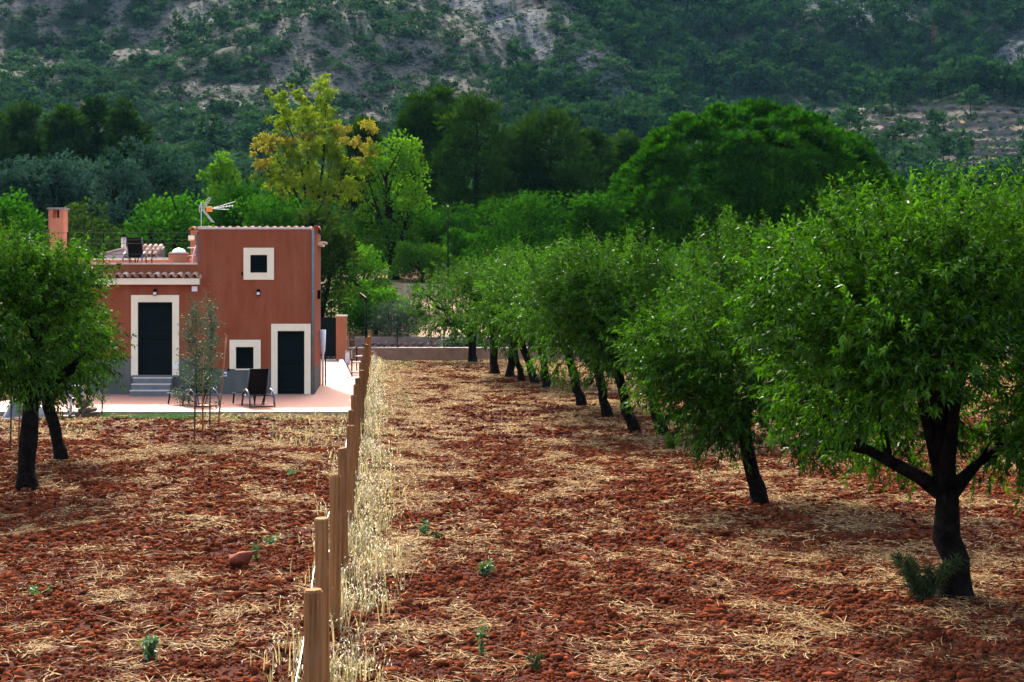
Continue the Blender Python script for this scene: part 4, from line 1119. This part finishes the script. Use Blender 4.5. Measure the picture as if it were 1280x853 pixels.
# ------------------------------------------------------------------ clods, straw, grass
def scatter(bands, seed, ymin=11.0):
    rng = np.random.default_rng(seed); out = []
    for (d0, d1, dens) in bands:
        n = int(dens * .42 * (d1 * d1 - d0 * d0))
        D = np.sqrt(rng.uniform(d0 * d0, d1 * d1, n)); x = rng.uniform(-.42, .42, n) * D
        ok = ~((x < fence_x(D) - .1) & (D > 41.0) & (x > -16.2)) & (D < 73.3)
        out.append(np.stack([x[ok], D[ok], np.full(ok.sum(), len(out))], 1))
    return np.vstack(out), rng
def gn_scatter(name, P, rot, scale, pick, protos, tumble=False):
    me = bpy.data.meshes.new(name); me.vertices.add(len(P)); me.vertices.foreach_set('co', np.asarray(P, np.float32).ravel())
    for nm_, arr, ty in (('rot', rot, 'FLOAT'), ('siz', scale, 'FLOAT'), ('pick', pick, 'INT')):
        a = me.attributes.new(nm_, ty, 'POINT'); a.data.foreach_set('value', np.asarray(arr, np.int32 if ty == 'INT' else np.float32))
    o = link(name, me)
    g = bpy.data.node_groups.new(name, 'GeometryNodeTree')
    g.interface.new_socket('Geometry', in_out='INPUT', socket_type='NodeSocketGeometry')
    g.interface.new_socket('Geometry', in_out='OUTPUT', socket_type='NodeSocketGeometry')
    N = g.nodes.new; L = g.links.new
    gi, go = N('NodeGroupInput'), N('NodeGroupOutput')
    inst = N('GeometryNodeInstanceOnPoints'); gti = N('GeometryNodeGeometryToInstance')
    for p in reversed(protos):
        oi = N('GeometryNodeObjectInfo'); oi.inputs['Object'].default_value = p; oi.inputs['As Instance'].default_value = False
        L(oi.outputs['Geometry'], gti.inputs[0])
    def na(nm_, ty):
        n = N('GeometryNodeInputNamedAttribute'); n.data_type = ty; n.inputs[0].default_value = nm_
        return n.outputs['Attribute']
    cx = N('ShaderNodeCombineXYZ'); L(na('rot', 'FLOAT'), cx.inputs[2])
    if tumble: L(na('rot', 'FLOAT'), cx.inputs[0])
    L(gi.outputs[0], inst.inputs['Points']); L(gti.outputs[0], inst.inputs['Instance'])
    inst.inputs['Pick Instance'].default_value = True
    L(na('pick', 'INT'), inst.inputs['Instance Index'])
    er = N('FunctionNodeEulerToRotation'); L(cx.outputs[0], er.inputs[0]); L(er.outputs[0], inst.inputs['Rotation'])
    L(na('siz', 'FLOAT'), inst.inputs['Scale']); L(inst.outputs[0], go.inputs[0])
    m = o.modifiers.new('scatter', 'NODES'); m.node_group = g
    return o
def clod_mesh(seed):
    rng = np.random.default_rng(seed); V, Fc = ico(1)
    V = V * (1 + .32 * rng.normal(size=(12, 1))) * np.array([rng.uniform(.9, 1.3), rng.uniform(.8, 1.1), rng.uniform(.6, .8)])
    return mesh_np('clod', V, Fc, m_clod)
def loose(name, me):
    return bpy.data.objects.new(name, me)
def clods():
    pts, rng = scatter([(11, 20, 850), (20, 34, 400), (34, 73.3, 85)], 61)
    x, y, bnd = pts.T; bnd = bnd.astype(int); n = len(x); st = straw_amt(x, y)
    r = np.exp(rng.normal(math.log(.0120), .62, n)) * np.array([1, 1.35, 2.1])[bnd]
    r = np.clip(r, .006, .07) * (1 - .3 * st)
    P = np.stack([x, y, field_z(x, y) + r * .3], 1)
    o = gn_scatter('earth_clods', P, rng.uniform(0, 6.28, n), r, rng.integers(0, 6, n), [loose('clod', clod_mesh(300 + k)) for k in range(6)], True)
    tag(o, 'broken red clods of ploughed earth covering the field', 'earth', kind='stuff')
clods()
def straw_mesh(seed, n=11, wide=1.0):
    """a loose handful of bent straws, about 0.3 m across"""
    rng = np.random.default_rng(seed); V = []; Fq = []; T = []
    main = rng.uniform(0, 3.14)
    for k in range(n):
        th = main + rng.normal() * .75; L = rng.uniform(.07, .25); w = .0032 * wide * rng.uniform(.6, 1.4)
        p = np.array([rng.normal() * .09, rng.normal() * .09, rng.uniform(.0, .035)]); tz = rng.normal() * .12 + .06; bend = rng.normal() * .5
        m = 4; prev = None
        for q in range(m + 1):
            d = np.array([math.cos(th), math.sin(th), tz]); sd = np.array([-math.sin(th), math.cos(th), rng.normal() * .5]) * w * (1 if q < m else .4)
            V += [p - sd, p + sd]
            if q: b = len(V) - 4; Fq.append((b, b + 1, b + 3, b + 2)); T.append(np.clip(rng.normal(.5, .1) + (k % 4 - 1.5) * .22, 0, 1))
            p = p + d * L / m; th += bend * .3; tz -= .06
            if p[2] < 0: p[2] = .004
    return mesh_np('straw_handful', np.array(V), np.array(Fq), m_straw, np.array(T))
def straw():
    pts, rng = scatter([(11, 20, 62), (20, 34, 56), (34, 73.3, 42)], 63)
    x, y, bnd = pts.T; st = straw_amt(x, y)
    keep = rng.uniform(size=len(x)) < .04 + .75 * st ** 1.5
    x, y, bnd = x[keep], y[keep], bnd[keep].astype(int); n = len(x)
    P = np.stack([x, y, field_z(x, y) + .012 + .022 * st[keep]], 1)
    pick = rng.integers(0, 4, n) + 4 * bnd
    pr = [loose('straw_handful', straw_mesh(400 + k + 10 * b, (12, 11, 11)[b], (1, 1.4, 2.2)[b])) for b in range(3) for k in range(4)]
    o = gn_scatter('straw', P, rng.uniform(0, 6.28, n), rng.uniform(.6, 1.25, n), pick, pr)
    tag(o, 'pale dry straw lying in patches over the red field', 'straw', kind='stuff')
straw()
def oat_grass():
    rng = np.random.default_rng(65)
    n = 8800
    D = 8.5 + 64 * rng.uniform(size=n) ** 1.7
    side = rng.uniform(size=n) < .70
    o = np.where(side, np.abs(rng.normal(.26, .24, n)), -np.abs(rng.normal(.20, .20, n)))
    x = fence_x(D) + o
    ok = ~((x < fence_x(D)) & (D > 41))
    x, D, o = x[ok], D[ok], o[ok]; n = len(x)
    kp = rng.uniform(size=n) < .12 + .88 * sstep(.38, .62, fbm(x / .8, D / 1.1, 73, 3)); x, D, o = x[kp], D[kp], o[kp]; n = len(x)
    clump = fbm(x / .5, D / .5, 71, 3)
    h = (.05 + .85 * clump ** 1.7) * rng.uniform(.5, 1.2, n) * np.exp(-np.abs(o) * .7)
    th = rng.uniform(0, 6.283, n); lean = rng.uniform(.05, .55, n)
    P = np.stack([x, D, field_z(x, D)], 1)
    dxy = np.stack([np.cos(th), np.sin(th), np.zeros(n)], 1)
    mid = P + dxy * (h * lean * .35)[:, None] + np.array([0, 0, 1]) * (h * .62)[:, None]
    tip = P + dxy * (h * lean * 1.1)[:, None] + np.array([0, 0, 1]) * h[:, None]
    S = np.stack([np.cos(th + 1.57 + rng.normal(0, .5, n)), np.sin(th + 1.57), np.zeros(n)], 1)
    w = (.0022 + .00022 * D)[:, None]
    V = np.stack([P - S * w, P + S * w, mid + S * w * .8, mid - S * w * .8, tip + S * w * .3, tip - S * w * .3], 1).reshape(-1, 3)
    i = (np.arange(n) * 6)[:, None]
    Fq = np.stack([np.hstack([i, i + 1, i + 2, i + 3]), np.hstack([i + 3, i + 2, i + 4, i + 5])], 1).reshape(-1, 4)
    tone = np.repeat(np.clip(rng.normal(.5, .25, n), 0, 1), 2)
    tag(link('dry_grass', mesh_np('dry_grass', V, Fq, m_oat, tone)), 'tall dry oat grass growing along the post fence', 'grass', kind='stuff')
    m = 2; sel = rng.uniform(size=n) < .8
    T = np.repeat(tip[sel], m, 0) + rng.normal(size=(sel.sum() * m, 3)) * np.array([.035, .035, .04]); k = len(T)
    A = unit(rng.normal(size=(k, 3)) * .6 + np.array([0, 0, -.8])); sc = .022 + .0006 * np.repeat(D[sel], m)
    V, Fq = leaf_quads(T, A, sc * rng.uniform(.7, 1.3, k), sc * .38, rng=rng)
    tag(link('oat_spikelets', mesh_np('oat_spikelets', V, Fq, m_spike, np.clip(rng.normal(.5, .25, k), 0, 1))), 'whitish oat spikelets nodding over the dry grass strip', 'grass', kind='stuff')
oat_grass()
def low_green(name, label, boxes, seed, mat=m_weed, h=.16, dens=60):
    rng = np.random.default_rng(seed); Vs = []
    P = []
    for (px0, px1, py0, py1, k) in boxes:
        py = rng.uniform(py0, py1, k); D = 6475 / (py - YH); x = (rng.uniform(px0, px1, k) - 640) * D / F
        P.append(np.stack([x, D, np.zeros(k)], 1))
    P = np.vstack(P); n = len(P)
    A = unit(rng.normal(size=(n, 3)) * .5 + np.array([0, 0, .9])); L = h * rng.uniform(.4, 1.2, n)
    V, Fq = leaf_quads(P, A, L, L * .12 + .008, rng=rng)
    tag(link(name, mesh_np(name, V, Fq, mat, np.clip(rng.normal(.5, .25, n), 0, 1))), label, 'grass', kind='stuff')
low_green('green_grass', 'short green grass at the front edge of the terrace', [(125, 245, 520.5, 525, 1800), (250, 340, 521, 526, 220)], 81, h=.15)
low_green('weeds_by_wall', 'low green weeds along the foot of the end wall', [(474, 520, 454, 463, 420), (560, 640, 452.5, 456, 200), (480, 500, 462, 480, 200), (495, 512, 490, 512, 160)], 83, h=.18)
low_green('straw_tufts', 'dry grass standing along the terrace kerb', [(250, 440, 519.5, 526, 700), (340, 425, 522, 560, 420), (0, 130, 524, 545, 350)], 85, m_oat, .20)

# single weeds, tuft, rock
def weed(label, px, py, h, w, n, seed, mat=m_weed, leaf=.05, name='green_weed', cat='weed', group='green weeds in the red earth', stem=True):
    rng = np.random.default_rng(seed); D = DY(py); x = PX(px, D)
    t = empty(name, (x, D, float(field_z(x, D))), 0, label, cat, group)
    b = MB(); P = []; A = []
    ns = 7
    for k in range(ns):
        a = rng.uniform(0, 6.28); q = w * rng.uniform(.2, 1); e = np.array([q * math.cos(a), q * math.sin(a), h * rng.uniform(.55, 1)])
        b.tube([(0, 0, -.02), tuple(e * np.array([.5, .5, .6])), tuple(e)], [.004, .003, .001], 4)
        for j in range(n // ns):
            f = rng.uniform(.15, 1); P.append(e * f + rng.normal(size=3) * .015); A.append(rng.normal(size=3) + np.array([0, 0, .5]) + e * 1.5)
    b.build('stem', mat, t)
    P = np.array(P); A = unit(np.array(A)); L = leaf * rng.uniform(.6, 1.2, len(P))
    V, Fq = leaf_quads(P, A, L, L * (.45 if leaf < .12 else .10), rng=rng)
    link('leaves', mesh_np('leaves', V, Fq, mat, np.clip(rng.normal(.45, .25, len(P)), 0, 1)), t)
weed('compact bright green weed alone in the middle of the near red field', 608, 722, .20, .08, 260, 1)
weed('dark green weed beside the dry grass strip, right of the posts', 529, 672, .26, .10, 200, 2)
weed('spreading grey-green weed right of the dry grass strip', 549, 678, .12, .16, 160, 3, m_drytuft)
weed('dark green weed low in the left field near the bottom edge', 186, 826, .22, .10, 260, 4, leaf=.06)
weed('bright low weed by the straw left of the fence line', 364, 596, .16, .16, 160, 5)
weed('small bright green weed beside the red rock', 337, 681, .12, .16, 120, 6)
weed('upright green weed right below the red rock', 320, 700, .24, .05, 110, 7)
weed('flat dark weed at the left in the shade of the near field', 45, 742, .08, .2, 160, 8)
weed('thin upright weed near the lower end of the dry grass', 602, 820, .34, .05, 90, 9)
weed('pale spreading weed low in the middle of the near field', 668, 838, .18, .12, 120, 10, m_drytuft)
weed('green leafy sucker at the foot of the second almond trunk', 838, 565, .42, .28, 260, 11, m_almond, .10)
weed('feathery dark green tuft against the nearest almond trunk', 1152, 752, .60, .46, 3200, 12, m_drytuft, .13, 'grass_tuft', 'tuft', None)
rk = empty('red_rock', (PX(299, DY(709)), DY(709), .02), 0, 'orange-red rock lying in the straw of the left field', 'rock')
V, Fc = ico(.145); V = V * np.array([1.05, .8, .85]) * (1 + .24 * np.random.default_rng(3).normal(size=(12, 1)))
ro = link('boulder', mesh_np('boulder', V, Fc, m_rock), rk, (0, 0, .07)); md = ro.modifiers.new('sub', 'SUBSURF'); md.levels = md.render_levels = 1; md.subdivision_type = 'SIMPLE'
tx = bpy.data.textures.new('rock_relief', 'CLOUDS'); tx.noise_scale = .12; dm = ro.modifiers.new('relief', 'DISPLACE'); dm.texture = tx; dm.strength = .08
V, Fc = ico(.05); link('chip', mesh_np('chip', V * np.array([1.2, 1, .7]), Fc, m_rock), rk, (.2, -.1, .0))

# ------------------------------------------------------------------ hillside vegetation
def shrub_mesh(seed, mat, n=56, flat=.72, size=.5, nm='hillside_shrub'):
    rng = np.random.default_rng(seed)
    k = 5; cl = rng.normal(size=(k, 3)) * np.array([.42, .42, .15]) + np.array([0, 0, .45])
    d = sphere_pts(n, rng); d[:, 2] = np.abs(d[:, 2]) * 1.0 - .15
    P = cl[rng.integers(0, k, n)] + d * np.array([.55, .55, .5]) * rng.uniform(.6, 1, (n, 1))
    A = unit(d + rng.normal(size=(n, 3)) * .7); L = size * rng.uniform(.6, 1.3, n) * .75
    V, Fq = leaf_quads(P - A * L[:, None] * .4, A, L, L * .8, .2, .1, rng)
    return V * np.array([1, 1, flat * 1.3]), Fq, np.clip(rng.normal(.4, .2, n) + .2 * d[:, 2], 0, 1)
def pine_mesh(seed, n=150, trunk=True):
    rng = np.random.default_rng(seed)
    k = 11; f = rng.uniform(.42, 1, k); a = rng.uniform(0, 6.28, k); q = .30 * (1.15 - f) / .6 * rng.uniform(.3, 1, k) + .02
    cl = np.stack([q * np.cos(a), q * np.sin(a), f * .88], 1)
    d = sphere_pts(n, rng); d[:, 2] = d[:, 2] * .8 + .1
    P = cl[rng.integers(0, k, n)] + d * .15 * rng.uniform(.4, 1, (n, 1))
    A = unit(d + rng.normal(size=(n, 3)) * .5 + np.array([0, 0, .3])); L = .12 * rng.uniform(.6, 1.3, n)
    V, Fq = leaf_quads(P - A * L[:, None] * .4, A, L, L * .65, .2, .05, rng)
    tone = np.clip(rng.normal(.4, .2, n) + .25 * d[:, 2], 0, 1)
    if trunk:
        o = len(V); r = .012
        V = np.vstack([V, [(r, 0, -.05), (-r, r, -.05), (-r, -r, -.05), (r * .5, 0, .8), (-r * .5, r * .5, .8), (-r * .5, -r * .5, .8)]])
        Fq = np.vstack([Fq, [(o, o + 1, o + 4, o + 3), (o + 1, o + 2, o + 5, o + 4), (o + 2, o, o + 3, o + 5)]]); tone = np.concatenate([tone, [0, 0, 0]])
    return V, Fq, tone
def hillside_plants():
    rng = np.random.default_rng(123)
    n = 110000
    y = rng.uniform(268, 560, n); x = rng.uniform(-.40, .40, n) * y
    z = terr(x, y); px, py = project(x, y, z)
    vis = (py < 235) & (py > -45)
    x, y, z, px, py = (v[vis] for v in (x, y, z, px, py))
    nd = fbm(x / 12, y / 16, 21, 4) * .5 + fbm(x / 4, y / 6, 25, 3) * .5
    diag = np.exp(-((px - (600 + py * 1.45)) / 62) ** 2) * (py < 150)
    rockp = np.exp(-((px - 1075) / 80) ** 2 - ((py - 10) / 24) ** 2) + np.exp(-((px - 1275) / 40) ** 2 - ((py - 75) / 34) ** 2)
    terrace = (px > 1030) & (py > 128)
    valley = (px > 850) & (py > 128)
    pine_d = sstep(0, 1, np.where(px > 700 + py * 1.0, 1.0, 0) * 1.0)
    pine_d = np.where((px > 640) & (px < 850) & (py > 75 + (px - 640) * .25) & (py < 185), .8, pine_d)
    pine_d = np.where(valley, .03, pine_d) * (1 - np.clip(diag * 1.2, 0, 1)) * (1 - np.clip(rockp * 1.3, 0, 1))
    pine_d = np.maximum(pine_d, np.where(px < 640, .012 + .03 * sstep(120, 190, py), 0))
    shrub_d = .62 * (1 - sstep(.40, .58, nd)) * np.where((px > 300) & (px < 680) & (py < 120), .6, 1) + .10 + .35 * sstep(110, 190, py) * (px < 700)
    shrub_d = shrub_d * (.35 + 1.3 * sstep(.35, .6, fbm(x / 4.5, y / 6, 131, 2)))
    shrub_d = shrub_d * (1 - .35 * np.clip(diag + rockp, 0, 1)) * np.where(terrace, .18, 1)
    u = rng.uniform(size=len(x))
    isp = u < pine_d * .052
    iss = (~isp) & (rng.uniform(size=len(x)) < shrub_d * .36)
    tiny = (~isp) & (~iss) & (rng.uniform(size=len(x)) < .22)
    S = np.where(isp, rng.uniform(6.0, 10.5, len(x)), np.clip(np.exp(rng.normal(math.log(1.35), .42, len(x))), .6, 3.3))
    inview = (px > -10) & (px < 1290) & (py > 0) & (py < 215)
    S = np.where(tiny, rng.uniform(.35, .85, len(x)), S); iss = iss | tiny
    big = S / y; protos = {}
    for kind, sel in (('pine', isp), ('shrub', iss)):
        idx = np.where(sel)[0]
        order = idx[np.argsort(-(big[idx] + inview[idx] * 10))]
        ind, rest = order[:285], order[285:]
        print(kind, len(idx))
        if kind == 'pine':
            base = [pine_mesh(900 + k) for k in range(5)]; mat = m_pine_far
            label, cat, nm, grp = 'bluish green pine standing among many on the far hillside', 'tree', 'hillside_pine', 'pines on the far hillside'
        else:
            base = [shrub_mesh(950 + k, None) for k in range(6)]; mat = m_shrub_far
            label, cat, nm, grp = 'rounded dull green shrub among many on the far hillside', 'shrub', 'hillside_shrub', 'shrubs on the far hillside'
        mes = [mesh_np(nm, *b[:2], mat, b[2]) for b in base]
        for j, i in enumerate(ind):
            o = link(nm, mes[j % len(mes)], None, (x[i], y[i], z[i] - .05), (0, 0, rng.uniform(0, 6.28)), (S[i] * rng.uniform(.9, 1.3), S[i] * rng.uniform(.9, 1.3), S[i]))
            tag(o, label, cat, grp)
            if j < len(mes): protos.setdefault(kind, []).append(o)
        if len(rest):
            nm2 = 'forest_on_hill' if kind == 'pine' else 'scrub_on_hill'
            o = gn_scatter(nm2, np.stack([x[rest], y[rest], z[rest] - .05], 1), rng.uniform(0, 6.28, len(rest)), S[rest], rng.integers(0, len(mes), len(rest)), protos[kind])
            tag(o, 'distant pine wood covering the upper hillside' if kind == 'pine' else 'distant scrub covering the hillside', 'forest' if kind == 'pine' else 'scrub', kind='stuff')
    # two dried brown pines
    b = pine_mesh(990, 130); me = mesh_np('dry_pine', *b[:2], m_pine_dry, b[2])
    for (px_, py_, lab) in ((1003, 72, 'dead brown pine on the far hillside above the umbrella pine'), (1165, 58, 'dead brown pine on the far hillside near the right edge')):
        for yy in np.arange(330, 620, 1.5):
            xx = PX(px_, yy)
            if project(xx, yy, terr(xx, yy))[1] < py_ + 8: break
        tag(link('dry_pine', me, None, (xx, yy, float(terr(xx, yy))), None, (9, 9, 8)), lab, 'tree', 'dead pines on the far hillside')
    # dry stone terrace walls of the right-hand slope
    m_ts = M('terrace_dry_stone', (.16, .13, .105), (.08, .065, .055), .8, .95, 3, .6, .2)
    tw = ('lowest', 'second lowest', 'third lowest', 'middle', 'fifth lowest', 'second highest', 'highest')
    for j, py_ in enumerate((196, 188, 179, 168, 158, 149, 139)):
        b = MB(); pts = []
        for px_ in range(1065 + 12 * (j % 3), 1330, 9):
            yy = 290.
            while yy < 470 and project(PX(px_, yy), yy, terr(PX(px_, yy), yy))[1] > py_ + 2 * math.sin(px_ * .03 + j): yy += .7
            pts.append((PX(px_, yy), yy, float(terr(PX(px_, yy), yy))))
        for a, c in zip(pts[:-1], pts[1:]):
            hgt = random.uniform(.5, .95)
            b.prism([(a[0], a[1] - .4), (c[0], c[1] - .4), (c[0], c[1] + .6), (a[0], a[1] + .6)], [a[2] - .6, c[2] - .6, c[2] - .6, a[2] - .6], [a[2] + hgt, c[2] + hgt, c[2] + hgt, a[2] + hgt])
        o = b.build('terrace_wall', m_ts); tag(o, '%s dry stone terrace wall on the sparse slope at the right' % tw[j], 'wall', 'terrace walls on the far slope')
hillside_plants()

def undergrowth():
    rng = np.random.default_rng(321); n = 1500
    y = rng.uniform(112, 268, n); x = rng.uniform(-.40, .40, n) * y
    pr = [loose('bush_clump', mesh_np('bush_clump', *b[:2], m_under, b[2])) for b in [shrub_mesh(970 + k, None, 130, .8, .34) for k in range(4)]]
    o = gn_scatter('undergrowth', np.stack([x, y, terr(x, y) - .1], 1), rng.uniform(0, 6.28, n), rng.uniform(1.8, 3.6, n), rng.integers(0, 4, n), pr)
    tag(o, 'dark tangled undergrowth below the belt of trees', 'undergrowth', kind='stuff')
undergrowth()

# ------------------------------------------------------------------ haze
hz_me = MB().box(-720, 720, -160, 1210, -2.5, 330)
m_h = bpy.data.materials.new('haze'); m_h.use_nodes = True; t = m_h.node_tree; t.nodes.remove(t.nodes['Principled BSDF'])
pv = t.nodes.new('ShaderNodeVolumePrincipled'); pv.inputs['Color'].default_value = (.30, .66, 1, 1); pv.inputs['Density'].default_value = .000036
t.links.new(pv.outputs[0], t.nodes['Material Output'].inputs['Volume'])
tag(hz_me.build('haze', m_h), kind='stuff')
0 and print('TRIS', sum(len(o.data.loop_triangles) if False else sum(len(p.vertices) - 2 for p in []) for o in []), sum(len(m.polygons) for m in bpy.data.meshes))
